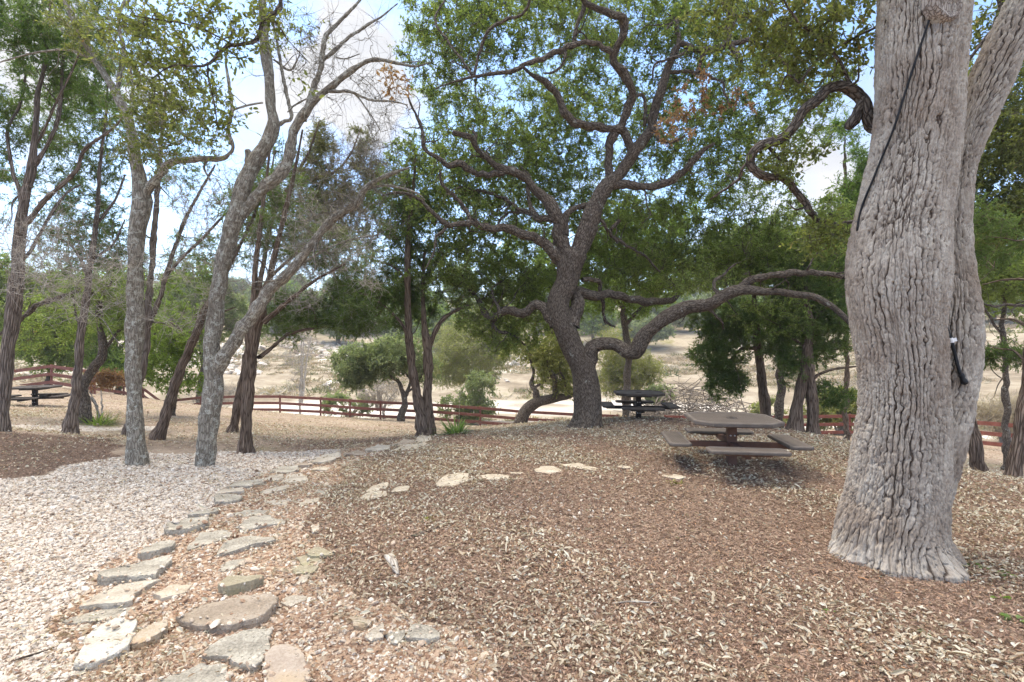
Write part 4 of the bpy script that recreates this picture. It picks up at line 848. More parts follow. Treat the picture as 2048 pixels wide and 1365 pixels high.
cedar('juniper with two straight trunks from one foot, beside the last stones of the path', 11.0, [
    [(848, 874, 26), (836, 800, 20), (825, 740, 18), (818, 670, 16), (815, 600, 14), (815, 520, 12), (820, 440, 9), (828, 360, 6), (832, 300, 4)], [(862, 874, 24), (855, 800, 18), (856, 724, 18), (855, 690, 16), (848, 640, 11), (845, 580, 8), (850, 500, 5), .4],
    [(858, 700, 12), (862, 685, 11), (880, 645, 9), (905, 625, 7), (945, 608, 4), .3], [(820, 690, 7), (805, 650, 6), (765, 610, 5), (715, 583, 4), -.3], [(817, 560, 6), (780, 530, 5), (740, 520, 3), .4]],
    'cedar_leaf', [(830, 610, 11.4, 80, 70, .9, 58), (750, 580, 11.2, 80, 50, .8, 36), (900, 560, 11.6, 60, 80, .8, 36), (820, 480, 11.6, 90, 90, 1, 50), (700, 600, 11, 40, 40, .5, 12), (830, 370, 11.4, 70, 80, .8, 26)], seed=57, extra=('bright_cedar_leaf', [(800, 430, 12, 80, 100, .9, 60), (870, 500, 12, 70, 90, .8, 44)]))
cedar('dark juniper behind the near picnic table, a bushy bough drooping left of its trunk', 13.0, [
    [(1534, 866, 26), (1529, 800, 21), (1522, 750, 19), (1516, 690, 16), (1511, 630, 13), (1508, 590, 10), (1505, 540, 7), (1503, 480, 4)], [(1519, 698, 8), (1485, 698, 7), (1462, 720, 5), (1440, 752, 4), -.4], [(1514, 650, 7), (1460, 640, 5), (1410, 650, 3), .3]],
    'cedar_leaf', [(1440, 700, 12.8, 62, 55, .7, 44), (1450, 765, 12.7, 42, 34, .5, 24), (1450, 640, 13, 70, 40, .7, 36), (1540, 640, 13.3, 60, 70, .8, 44), (1510, 570, 13.3, 70, 60, .8, 34)], seed=58, lw=(.06, .016), gap=-.8)
cedar('juniper with two crossing trunks in front of the red fence, left of the huge oak', 11.0, [
    [(1588, 868, 36), (1592, 840, 27), (1598, 800, 24), (1607, 745, 20), (1614, 690, 15)], [(1627, 872, 38), (1625, 840, 28), (1623, 790, 25), (1619, 735, 22), (1617, 680, 19), (1620, 640, 17), (1612, 610, 13), (1613, 580, 10), (1616, 520, 7), (1620, 440, 4), .1], [(1624, 760, 8), (1640, 748, 7), (1672, 738, 6), (1715, 733, 4), -.3], [(1618, 700, 7), (1590, 680, 6), (1560, 650, 4), .3], [(1616, 650, 6), (1650, 620, 5), (1690, 610, 3), .3]],
    'cedar_leaf', [(1580, 660, 11.4, 60, 80, .8, 52), (1670, 660, 11.3, 60, 90, .8, 62), (1610, 560, 11.4, 80, 60, .8, 44), (1660, 790, 11.2, 50, 30, .4, 12), (1570, 730, 11.2, 40, 40, .4, 16)], seed=59, lw=(.055, .015), gap=-.8)
cedar('bare juniper trunk leaning left behind the right flank of the huge oak', 7.5, [[(1957, 952, 34), (1951, 890, 28), (1944, 850, 25), (1934, 780, 22), (1925, 700, 20), (1915, 600, 16), (1910, 480, 10), (1915, 350, 6)]],
    'cedar_leaf', [(1960, 480, 8.4, 60, 70, .6, 16)], seed=60)
cedar('shaggy juniper trunk cut by the right edge of the photo', 7.0, [[(2022, 968, 38), (2032, 910, 33), (2043, 850, 29), (2053, 780, 27), (2060, 700, 25), (2066, 600, 20), (2075, 480, 14), (2090, 350, 8)], [(2062, 660, 8), (2030, 640, 6), (1990, 640, 4), .5], [(2066, 560, 7), (2010, 560, 5), (1965, 570, 3), .6]],
    'cedar_leaf', [(2005, 620, 7.6, 60, 60, .5, 34), (2090, 560, 7.4, 70, 130, .6, 30), (2020, 700, 7.8, 40, 30, .4, 10)], seed=61)

# ------------------------------------------------------------------ other trees: the near ones, then what stands behind the fences
def oakish(name, label, D, limbs, leaf, fol, seed, bark='oak_bark', cat='tree', group=None, grow=10, gl=.8, leafsz=None, tw=7, lv=11, TL=.32, gap=-.7, wig=.2, flare=.3, conn=.01, twr=None, fine_mat=None, up=.15):
    T = Tree(name, label, D, bark, leaf, cat, group, seed)
    for i, l in enumerate(limbs):
        l, dd = (l[:-1], l[-1]) if not isinstance(l[-1], tuple) else (l, 0.0)
        T.limb(l, dd=dd, flare=(flare, .25, seed) if i == 0 else None, lump=.08)
    if grow: T.grow(grow, gl, wig=.35)
    ls = leafsz or (max(.06, D * .0050), max(.032, D * .0026))
    T.fill(fol, tw=tw, lv=lv, TL=TL, leaf=ls, twr=twr or max(.003, D * .00022), wig=wig, gap=gap, gapf=1.1, conn=conn, up=up)
    return T.done(fine_mat=fine_mat)
oakish('oak_tree', 'small dark oak with a crooked trunk, right of the left picnic table', 12.0, [
    [(172, 848, 30), (168, 800, 23), (172, 760, 22), (185, 730, 21), (206, 703, 19), (203, 668, 15), (201, 630, 13), (205, 600, 9), (225, 560, 5)], [(208, 700, 9), (232, 672, 7), (262, 640, 5), (290, 600, 3), .4], [(202, 640, 12), (190, 600, 10), (170, 578, 10), (139, 589, 12), (105, 598, 12), (75, 612, 12), (34, 645, 10), (0, 670, 6), -.6], [(145, 590, 5), (152, 630, 4), (160, 660, 3), .2]],
    'oak_leaf', [(220, 590, 12.2, 70, 50, .8, 24), (90, 650, 12.4, 110, 60, .8, 30), (250, 640, 12.4, 60, 60, .8, 22)], 71)
oakish('oak_tree', 'low spreading yellow green oak beyond the left gravel strip, behind the leaning juniper', 15.5, [
    [(345, 842, 12), (352, 790, 11), (362, 730, 10), (350, 690, 9), (330, 660, 8), (300, 640, 5)], [(358, 740, 8), (385, 700, 7), (350, 650, 6), (320, 645, 5), (305, 680, 4), .5], [(362, 720, 6), (395, 660, 5), (420, 600, 3), -.4]],
    'bright_leaf', [(345, 640, 15.5, 75, 60, 1.4, 60), (330, 720, 15.2, 50, 60, 1.2, 34), (400, 590, 15.8, 60, 50, 1.2, 36), (370, 770, 15.4, 50, 26, .8, 12)], 72)
for i, (lab, px, D, top, blobs, leaf) in enumerate((
    ('rounded dark green oak behind the left fence, right of the left edge juniper', 95, 27, 640, [(95, 640, 27, 90, 75, 2.2, 170), (120, 705, 27, 80, 40, 1.5, 70), (60, 560, 27, 90, 60, 1.5, 60)], 'oak_leaf'),
    ('bright green oak behind the corner of the left fence', 235, 27, 650, [(235, 665, 27, 85, 85, 2.2, 150), (250, 735, 26, 60, 35, 1.5, 50), (220, 570, 27, 80, 50, 1.5, 50)], 'bright_leaf'),
    ('tall grey green oak far behind the leaning juniper', 400, 34, 600, [(400, 600, 34, 100, 80, 2.5, 160), (350, 680, 33, 70, 60, 2, 60), (480, 640, 34, 50, 60, 2, 50)], 'grey_leaf'),
    ('dense dark oak at the far left beyond the fence', -60, 26, 620, [(-50, 600, 26, 90, 110, 2.2, 110)], 'oak_leaf'))):
    z = 770 if px < 150 else 790 if px < 300 else 806
    oakish('oak_tree', lab, D, [[(px, z, 14), (px + 5, (z + top) / 2 + 20, 11), (px - 6, top, 8), (px, top - 50, 4)], [(px + 3, top + 50, 7), (px + 35, top + 10, 4)], [(px, top + 60, 7), (px - 40, top + 20, 4)]], leaf, blobs, 80 + i, group='oaks behind the left fence', TL=.5, lv=10)
oakish('oak_tree', 'small blue green oak in front of the middle fence, its trunk leaning right', 24.3, [
    [(802, 836, 15), (808, 810, 13), (808, 792, 11), (800, 770, 8), (785, 758, 6), (768, 745, 4), (740, 735, 2)], [(810, 795, 9), (816, 780, 7), (822, 765, 6), (815, 752, 5), (800, 735, 3), .5], [(815, 785, 5), (835, 765, 4), (850, 740, 3), -.4]],
    'grey_leaf', [(745, 725, 24.3, 80, 38, 1.5, 90), (800, 710, 24.3, 70, 40, 1.5, 60), (715, 755, 24, 36, 24, .8, 22), (850, 740, 24.5, 30, 30, .8, 12)], 90, TL=.42, gap=-.9)
oakish('oak_tree', 'oak by the fence left of the twisted live oak, its trunk bent flat rightward', 19.0, [
    [(1040, 856, 30), (1050, 828, 25), (1062, 814, 23), (1080, 805, 21), (1107, 797, 19), (1135, 794, 13), (1152, 788, 9)], [(1076, 808, 14), (1070, 785, 12), (1062, 770, 9), (1066, 745, 6), (1060, 715, 4), .4], [(1112, 797, 14), (1108, 762, 11), (1100, 735, 8), (1095, 700, 5), -.4], [(1070, 775, 6), (1090, 762, 5), (1098, 750, 3)], [(1138, 793, 6), (1130, 765, 5), (1120, 740, 3)]],
    'yellow_leaf', [(1050, 730, 19.2, 70, 55, 1.3, 80), (1110, 700, 19.4, 50, 50, 1.2, 40), (1010, 770, 19, 40, 30, .8, 22), (1130, 760, 19.2, 30, 30, .8, 14)], 91, TL=.4, gap=-.6, lv=9)
# pale creek side willows and shrubs beyond the fence
def shrub(name, label, px, py, D, blobs, leaf, seed, cat='bush', stems=5, hh=60, bark='dead_wood', **kw):
    r = np.random.default_rng(seed); L_ = []
    for k in range(stems):
        a = r.uniform(-1, 1)
        L_.append([(px + a * 8, py, 5), (px + a * 20, py - hh * .4, 4), (px + a * 45, py - hh * .9, 2), float(r.uniform(-.5, .5))])
    return oakish(name, label, D, L_, leaf, blobs, seed, bark=bark, cat=cat, flare=0.1, **kw)
shrub('willow', 'big airy grey green willow beyond the fence, left of the twisted live oak', 945, 795, 33, [(945, 700, 33, 85, 75, 3, 190), (900, 740, 33, 50, 40, 2, 50), (1000, 650, 33, 60, 50, 2, 60)], 'pale_leaf', 101, cat='tree', stems=6, hh=130, TL=.7, lv=12, leafsz=(.17, .035), gap=-.9)
shrub('willow', 'rounded yellow green willow right behind the far picnic table', 1265, 800, 31, [(1265, 742, 31, 58, 42, 2, 110), (1230, 700, 31, 50, 40, 2, 40), (1225, 760, 30, 30, 34, 1, 26)], 'yellow_leaf', 102, cat='tree', stems=5, hh=80, TL=.6, lv=12, leafsz=(.16, .032), gap=-.9)
shrub('bush', 'thin green bush behind the fence rails, right of the two trunked juniper', 930, 842, 28, [(935, 815, 28, 58, 28, 1.2, 60), (960, 770, 28, 40, 24, 1, 20)], 'grey_leaf', 103, stems=6, hh=50, TL=.4, lv=9)
shrub('bush', 'low spreading green bush behind the fence in the middle of the photo', 698, 835, 30, [(698, 808, 30, 52, 22, 1.0, 36)], 'grey_leaf', 104, stems=4, hh=30, TL=.4, lv=12)
shrub('bush', 'yellow green bush behind the red fence beside the huge oak trunk', 1680, 862, 24.5, [(1685, 815, 24.5, 45, 38, 1.2, 90), (1640, 835, 24.5, 34, 24, 1, 34)], 'yellow_leaf', 105, stems=6, hh=50, TL=.35, lv=11)
shrub('bush', 'olive green bush low behind the red fence, beside the dark drooping juniper', 1560, 862, 25.5, [(1545, 825, 25.5, 40, 26, 1, 46)], 'pale_leaf', 106, stems=5, hh=34, TL=.35, lv=11)
shrub('bush', 'grey leafless bush behind the fence at the left', 435, 818, 33, [(430, 795, 33, 55, 24, 1.4, 44)], 'reed', 107, stems=7, hh=40, TL=.7, lv=1, leafsz=(.1, .02), fine_mat='dead_wood', up=.5)
shrub('bush', 'pinkish grey leafless bush behind the fence left of the blue green oak', 762, 822, 30, [(760, 790, 30, 50, 28, 1.4, 50)], 'reed', 108, stems=7, hh=46, TL=.8, lv=1, leafsz=(.1, .02), fine_mat='dead_wood', up=.8)
shrub('dead_tree', 'bare bleached tree standing alone in the pale creek bed', 600, 806, 46, [(602, 700, 46, 40, 55, 1.6, 46), (590, 755, 46, 24, 40, 1, 14)], 'reed', 109, cat='tree', stems=3, hh=150, TL=1.0, lv=0, fine_mat='dead_wood', up=.5, twr=.014)
shrub('reed_clump', 'tall tan reed clump behind the red fence at the right edge', 2010, 890, 21, [(2005, 842, 21, 60, 34, .9, 60)], 'reed', 110, cat='reeds', stems=8, hh=70, TL=.8, lv=5, leafsz=(.35, .018), up=1.6, grow=0)
shrub('bush', 'grey leafless bush behind the red fence just left of the huge oak trunk', 1700, 872, 26.5, [(1705, 790, 26.5, 40, 30, 1.2, 36)], 'reed', 111, stems=7, hh=70, TL=.7, lv=1, leafsz=(.1, .02), up=.5)
shrub('bush', 'sage green bush left of the brush pile', 1325, 850, 29, [(1318, 790, 29, 30, 20, 1, 30)], 'grey_leaf', 112, stems=5, hh=50, TL=.4, lv=9)
shrub('sapling', 'small sapling with dry orange brown leaves beside the small dark oak', 205, 835, 12.6, [(205, 760, 12.6, 38, 16, .4, 16)], 'brown_leaf', 113, cat='sapling', stems=3, hh=70, TL=.22, lv=7, leafsz=(.075, .035), grow=0)
# brush pile of cut branches behind the fence
def brush_pile():
    c = P(1390, 822, 27); c[2] = zg(c[0], c[1]); r = np.random.default_rng(5); n = 1500
    root = thing('brush_pile', c, 'heap of grey cut branches beyond the fence, between the two right picnic tables', 'brush pile')
    a = r.uniform(0, 6.28, n); rad = np.sqrt(r.random(n)); o = np.stack([np.cos(a) * rad * 4.0, np.sin(a) * rad * 2.0, r.random(n) * 2.5 * (1 - rad ** 2) + .05], 1) + c
    d = unit(r.normal(size=(n, 3)) * [1, .8, .38]); l = r.uniform(.5, 1.8, (n, 1)); pts = [o - d * l / 2]
    for k in range(4):
        d = unit(d + r.normal(size=(n, 3)) * .18); pts.append(pts[-1] + d * l / 4)
    V, q, bk = batch_tubes(np.stack(pts, 1), np.linspace(1, .45, 5)[None] * r.uniform(.008, .034, (n, 1)), 5)
    V[:, 2] = np.maximum(V[:, 2], c[2] - .3)
    mk('branch_heap', V, q, M['brush'], root, dict(bark=bk + np.repeat(r.random((n, 1)) * 9, 25, 0)), True, c)
brush_pile()
# tall trees between the near trunks and the fence
def tall_cedar(label, px, D, py0, py1, wpx, n, leaf, seed):
    T = Tree('juniper_tree', label, D, 'cedar_bark', leaf, group='tall junipers in the background', seed=seed)
    zb = zg((px - 1024) / F * D, D); yb = HZ - (zb - EYE) * F / D
    T.limb([(px, yb, 13), (px + 3, (yb + py1) / 2, 10), (px, py0 + (py1 - py0) * .4, 8), (px, py0, 2)], flare=(.3, .3, 1))
    h = py1 - py0; bl = []
    for k in range(5):
        f = (k + .5) / 5; bl.append((px + (k % 2 - .5) * wpx * .35, py0 + h * f, D, wpx * (0.2 + .95 * f), h * .17, wpx / F * D * .8, int(n * 1.25 * (.08 + .30 * f))))
    T.fill(bl, tw=8, lv=14, TL=.4, leaf=(max(.08, D * .0052), max(.022, D * .0016)), twr=.004, wig=.1, lean=1.1, gap=-.9, conn=.006, up=.7)
    T.done()
tall_cedar('bright green juniper seen between the twisted live oak and the huge oak trunk', 1690, 15, 262, 560, 78, 200, 'bright_cedar_leaf', 123)
oakish('oak_tree', 'oak with a brownish green crown reaching in from the right edge behind the leaning stem', 9.5, [
    [(2140, 930, 40), (2130, 700, 36), (2110, 500, 34), (2080, 380, 26), (2030, 300, 18), (1985, 250, 10), (1950, 230, 6)], [(2110, 500, 20), (2060, 470, 14), (2000, 430, 8), (1960, 400, 5), .3], [(2085, 400, 14), (2090, 250, 10), (2060, 130, 6), .3], [(2120, 640, 12), (2040, 610, 9), (1985, 612, 6), (1950, 600, 4), -.3]],
    'dull_oak_leaf', [(2000, 300, 9.6, 75, 120, 1.0, 90), (2010, 440, 9.6, 70, 60, .9, 52), (2110, 250, 9.5, 100, 200, 1.2, 70), (2000, 150, 9.8, 60, 60, .8, 26)], 131, gap=-.8)
oakish('oak_tree', 'green oak behind the right edge trees, its crown below the brownish one', 14, [
    [(2010, 905, 18), (2015, 780, 15), (2005, 680, 12), (2010, 600, 9), (2020, 520, 5)], [(2008, 680, 8), (1970, 620, 6), (1950, 570, 4)]],
    'oak_leaf', [(1995, 540, 14, 80, 70, 1.6, 90), (2070, 560, 14, 80, 100, 1.6, 60), (1975, 470, 14, 50, 50, 1, 30)], 132, TL=.4)
oakish('oak_tree', 'broad oak with dull green leaves behind the arching limb of the twisted live oak', 17, [
    [(1560, 868, 20), (1562, 750, 17), (1575, 650, 14), (1570, 560, 10), (1580, 480, 6)], [(1572, 640, 9), (1640, 580, 7), (1690, 540, 4), .5], [(1572, 600, 9), (1500, 560, 7), (1440, 540, 4), -.4]],
    'grey_leaf', [(1590, 500, 17, 120, 80, 1.8, 150), (1480, 520, 17, 90, 70, 1.5, 90), (1660, 490, 17, 70, 60, 1.5, 52), (1400, 540, 17.5, 80, 50, 1.5, 46)], 133, TL=.42)
oakish('oak_tree', 'pale green oak seen through the middle of the twisted live oak crown', 21, [
    [(1250, 840, 16), (1255, 700, 14), (1245, 600, 10), (1255, 500, 6)], [(1250, 650, 8), (1310, 590, 6), (1350, 550, 4)], [(1248, 620, 8), (1190, 570, 6), (1150, 540, 4)]],
    'bright_leaf', [(1250, 560, 21, 130, 80, 2, 150), (1330, 520, 21, 80, 60, 2, 52), (1060, 520, 21, 80, 80, 2, 60), (1250, 470, 21, 110, 70, 2, 90), (1400, 470, 21, 80, 70, 2, 70)], 134, TL=.45)
# far trees along the opposite bank: three grown, the rest copies of them
def far_trees():
    protos = []
    for i, (leaf, w, h) in enumerate((('grey_leaf', 5.0, 3.8), ('bright_leaf', 4.2, 4.4), ('pale_leaf', 4.6, 3.2))):
        T = Tree('oak_tree', 'x', 110, 'oak_bark', leaf, seed=140 + i); D = 110
        yb = HZ - (zg(0, D) - EYE) * F / D
        k = F / D
        T.limb([(1024, yb, 4.5), (1026, yb - h * .45 * k, 3.5), (1023, yb - h * .9 * k, 2)], flare=(.3, .4, 1))
        T.limb([(1025, yb - h * .4 * k, 3), (1024 + w * .4 * k, yb - h * .8 * k, 2)], dd=1); T.limb([(1025, yb - h * .4 * k, 3), (1024 - w * .4 * k, yb - h * .8 * k, 2)], dd=-1)
        T.fill([(1024, yb - h * .85 * k, D, w * .62 * k, h * .42 * k, w * .55, 90), (1024 - w * .3 * k, yb - h * .6 * k, D, w * .4 * k, h * .3 * k, w * .4, 34), (1024 + w * .35 * k, yb - h * .65 * k, D, w * .36 * k, h * .3 * k, w * .4, 34)], tw=5, lv=8, TL=1.0, leaf=(.42, .22), twr=.02, conn=.02, gap=-1.2)
        protos.append(T.done())
    names = ['grey green', 'bright green', 'pale']
    r = np.random.default_rng(9); k = 0
    spots = [(515, 150), (560, 128), (625, 165), (690, 118), (720, 175), (760, 140), (800, 120), (850, 155), (900, 128), (960, 170), (1000, 118), (1060, 140), (1120, 165), (1180, 120), (1230, 150), (1290, 132), (1350, 175), (1385, 125), (1430, 150), (1480, 112), (1530, 165), (1590, 140), (1650, 120), (1720, 150),
             (580, 215), (660, 230), (740, 205), (830, 225), (920, 210), (1020, 235), (1110, 205), (1210, 225), (1310, 215), (1400, 235), (1500, 205), (1600, 225), (470, 190), (420, 150), (1880, 130), (1990, 110), (2060, 140), (1960, 170), (1300, 112), (1345, 128), (1410, 138), (1450, 122), (1500, 135), (1560, 118), (1620, 128), (1680, 138), (540, 138), (585, 150), (650, 140), (705, 135), (770, 155), (880, 112), (940, 140), (1040, 160), (1150, 135), (1200, 150), (300, 120), (350, 140), (250, 130), (180, 120), (110, 135), (40, 125)]
    for px, D in spots:
        p = protos[k % 3]
        if k < 3: o, ch = p, []
        else:
            o = p.copy(); COL.objects.link(o)
            for c in p.children:
                q = c.copy(); COL.objects.link(q); q.parent = o
        px += r.uniform(-14, 14); x = (px - 1024) / F * D
        o.location = (x, D, zg(x, D) - .1); o.rotation_euler = (0, 0, r.uniform(0, 6.28)); s = r.uniform(1.3, 2.2) * (1.3 if D > 200 else 1); o.scale = (s, s, s * r.uniform(.85, 1.15))
        tag(o, f'{names[k % 3]} tree among the distant trees on the hillside across the creek', 'tree', f'distant {names[k % 3]} trees across the creek'); k += 1
far_trees()
# ------------------------------------------------------------------ red rail fence
def box(c, ax, half):
    """8 corners of a box with its own axes"""
    return np.array([c + ax[0] * half[0] * a + ax[1] * half[1] * b + ax[2] * half[2] * d for a in (-1, 1) for b in (-1, 1) for d in (-1, 1)])
BOXF = np.array([[0, 1, 3, 2], [4, 6, 7, 5], [0, 4, 5, 1], [2, 3, 7, 6], [0, 2, 6, 4], [1, 5, 7, 3]])
def bevel_box(name, c, ax, half, mat, parent, loc, b=.006):
    import bmesh
    bm = bmesh.new(); v = [bm.verts.new(p) for p in box(np.array(c), ax, half)]
    for f in BOXF: bm.faces.new([v[i] for i in f])
    bmesh.ops.recalc_face_normals(bm, faces=bm.faces)
    bmesh.ops.bevel(bm, geom=bm.edges[:], offset=b, segments=2, affect='EDGES')
    for vv in bm.verts: vv.co -= __import__('mathutils').Vector(loc)
    me = bpy.data.meshes.new(name); bm.to_mesh(me); bm.free(); me.materials.append(mat)
    o = bpy.data.objects.new(name, me); COL.objects.link(o); o.parent = parent; return o
def fence(label, spots, mat, step):
    pts = []
    for (pa, da), (pb, db) in zip(spots[:-1], spots[1:]):
        a, b = P(pa, 0, da)[:2], P(pb, 0, db)[:2]; k = max(1, round(np.linalg.norm(b - a) / step))
        for i in range(k): pts.append(a + (b - a) * i / k)
    pts.append(P(spots[-1][0], 0, spots[-1][1])[:2])
    pts = [np.array([*p, zg(*p)]) for p in pts]
    base = pts[0].copy(); root = thing('rail_fence', base, label, 'fence', 'red rail fences around the picnic ground')
    r = np.random.default_rng(3)
    for i, p in enumerate(pts):
        t = unit((pts[min(i + 1, len(pts) - 1)] - pts[max(i - 1, 0)]) * [1, 1, 0]); n = np.array([-t[1], t[0], 0])
        bevel_box('post', p + [0, 0, .42] + n * .057, (t, n, np.array([0, 0, 1.])), (.04, .035, .60), M[mat], root, base)
    for a, b in zip(pts[:-1], pts[1:]):
        for h in (.22, .575, .93):
            pa, pb = a + [0, 0, h + r.normal() * .006], b + [0, 0, h + r.normal() * .006]
            t = unit(pb - pa); n = unit(np.array([-t[1], t[0], 0])); u = np.cross(t, n)
            bevel_box('rail', (pa + pb) / 2, (t, n, u), (np.linalg.norm(pb - pa) / 2 - .002, .021, .070), M[mat], root, base, .004)
fence('dark red three rail fence behind the left picnic table, running to its corner', [(-420, 21), (-60, 23.5), (100, 23), (186, 22)], 'fence_paint', 2.4)
fence('long dark red three rail fence crossing the middle of the photo below the creek', [(186, 22.05), (250, 25), (322, 29), (480, 28.6), (640, 27.7), (760, 26.6), (960, 25.5), (1150, 25), (1235, 24.4)], 'fence_paint', 2.45)
fence('brighter red three rail fence on the right, behind the huge oak', [(1330, 24.2), (1400, 23.8), (1550, 23.2), (1700, 22.7), (1860, 20.5), (2010, 17.8), (2300, 15)], 'fence_red', 2.45)

# ------------------------------------------------------------------ picnic tables: one built with its parts, two copies
def ring_prism(outline, z0, z1, inset, lip):
    """tray: rolled rim around an outline, open middle"""
    o = np.array(outline, float); n = len(o); c = o.mean(0)
    def off(d):
        out = []
        for i in range(n):
            p, a, b = o[i], o[i - 1], o[(i + 1) % n]
            e1, e2 = unit(p - a), unit(b - p); n1, n2 = np.array([e1[1], -e1[0]]), np.array([e2[1], -e2[0]])
            m = unit(n1 + n2); out.append(p - m * d / max(m @ n1, .3))
        return np.array(out)
    prof = [(inset, z0 + .004), (.012, z0), (.0, z0 + .010), (0, z1 - .014), (.006, z1 - .004), (.016, z1), (inset - .010, z1), (inset, z1 - lip)]
    V = np.concatenate([np.column_stack([off(d), np.full(n, z)]) for d, z in prof]); k = len(prof)
    i = np.arange(k - 1)[:, None] * n; j = np.arange(n)[None]; j2 = (j + 1) % n
    return V, np.stack([i + j, i + j2, i + n + j2, i + n + j], -1).reshape(-1, 4)
def rect_cut(w, d, cut): return [(-w + cut, -d), (w - cut, -d), (w, -d + cut), (w, d - cut), (w - cut, d), (-w + cut, d), (-w, d - cut), (-w, -d + cut)]
def slab(outline, z, th, inset):
    c = np.mean(outline, 0); o = np.array(outline) - c; s = 1 - inset / np.abs(o).max(0)
    o = o * s + c; n = len(o)
    V = np.concatenate([np.column_stack([o, np.full(n, z)]), np.column_stack([o, np.full(n, z - th)])])
    return V, n
X3 = (np.array([1., 0, 0]), np.array([0, 1., 0]), np.array([0, 0, 1.]))
def flat_plate(name, outline, z, th, inset, mat, parent):
    V, n = slab(outline, z, th, inset)
    me = bpy.data.meshes.new(name); f = [list(range(n)), list(range(2 * n - 1, n - 1, -1))] + [[i, i + n, (i + 1) % n + n, (i + 1) % n] for i in range(n)]
    me.from_pydata([tuple(v) for v in V], [], f); me.update(); me.materials.append(mat)
    o = bpy.data.objects.new(name, me); COL.objects.link(o); o.parent = parent; return o
def picnic_table(label, x, y, ztop, rz):
    root = thing('picnic_table', (x, y, zg(x, y)), label, 'picnic table', 'pedestal picnic tables', rz)
    zt = ztop - zg(x, y); zs = zt - .275; O = (0, 0, 0)
    top = rect_cut(.53, .53, .20)
    V, q = ring_prism(top, zt - .055, zt, .055, .012); tt = mk('tabletop', V, q, M['rim_paint'], root, None, False)
    flat_plate('perforated_sheet', top, zt - .010, .012, .05, M['perforated'], tt)
    th = np.linspace(0, 2 * math.pi, 28, endpoint=False); g = Geo()
    for a, b in ((.030, .022), (.075, .066)):
        Vr = np.concatenate([np.column_stack([np.cos(th) * a, np.sin(th) * a, 0 * th + zt - .004]), np.column_stack([np.cos(th) * b, np.sin(th) * b, 0 * th + zt - .004]), np.column_stack([np.cos(th) * a, np.sin(th) * a, 0 * th + zt - .011])])
        j = np.arange(28); j2 = (j + 1) % 28; g.add(Vr, np.concatenate([np.stack([j, j2, 28 + j2, 28 + j], 1), np.stack([56 + j, 56 + j2, j2, j], 1)]))
    g.obj('umbrella_hole', M['rim_paint'], tt, smooth=False)
    bevel_box('support_plate', (0, 0, zt - .078), X3, (.26, .26, .022), M['post_paint'], root, O)
    bevel_box('post', (0, 0, (zt - .10 - .4) / 2), X3, (.055, .055, (zt - .10 + .4) / 2), M['post_paint'], root, O)
    for k in range(4):
        c, s = math.cos(k * math.pi / 2), math.sin(k * math.pi / 2); A = np.array([c, s, 0]); B = np.array([-s, c, 0]); U = np.array([0, 0, 1.])
        zl = zs - .075
        bevel_box('arm', A * .39 + U * (zl), (A, B, U), (.332, .035, .036), M['post_paint'], root, O)
        so_ = rect_cut(.135, .445, .04)
        so2 = [tuple((np.array([p[0] + .695, p[1]]) @ np.array([[c, s], [-s, c]]))) for p in so_]
        V, q = ring_prism(so2, zs - .045, zs, .042, .010); st = mk('seat', V, q, M['rim_paint'], root, None, False)
        flat_plate('perforated_sheet', so2, zs - .008, .010, .035, M['perforated'], st)
        bevel_box('seat_bracket', A * .695 + U * (zs - .060), (A, B, U), (.05, .26, .014), M['post_paint'], root, O, .004)
    for k in range(2):
        for sx in (-.025, .025):
            for zz in (zs + .045, zs - .20):
                sgn = -1; p0 = np.array([sx, sgn * .055, zz])
                C = np.array([p0, p0 + [0, sgn * .008, 0], p0 + [0, sgn * .012, 0]]); 
                if k == 0:
                    V, q, t, b = tube(C, np.array([.011, .011, .006]), 8); mk('bolt', V, [q, t], M['bolt'], root, None, False)
    return root
t1 = P(1463, 0, 6.6); tb = picnic_table('near brown picnic table with octagonal top and four tray seats on the mulch mound', t1[0], t1[1], .705, math.radians(-9))
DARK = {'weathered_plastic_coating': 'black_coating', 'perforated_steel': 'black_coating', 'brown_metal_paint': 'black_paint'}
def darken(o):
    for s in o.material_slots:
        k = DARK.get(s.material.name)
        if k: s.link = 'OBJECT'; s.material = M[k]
def copy_thing(o, loc, rz, label):
    r = o.copy(); COL.objects.link(r); r.location = loc; r.rotation_euler = (0, 0, rz); r['label'] = label
    for c in o.children:
        d = c.copy(); COL.objects.link(d); d.parent = r; darken(d)
        for e in c.children:
            f = e.copy(); COL.objects.link(f); f.parent = d; darken(f)
    return r
hh = .705 - zg(t1[0], t1[1])
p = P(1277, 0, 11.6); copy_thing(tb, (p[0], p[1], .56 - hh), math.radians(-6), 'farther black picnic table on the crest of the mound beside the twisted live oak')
p = P(70, 0, 15.3); copy_thing(tb, (p[0], p[1], .38 - hh), math.radians(14), 'black picnic table at the far left in front of the red fence')

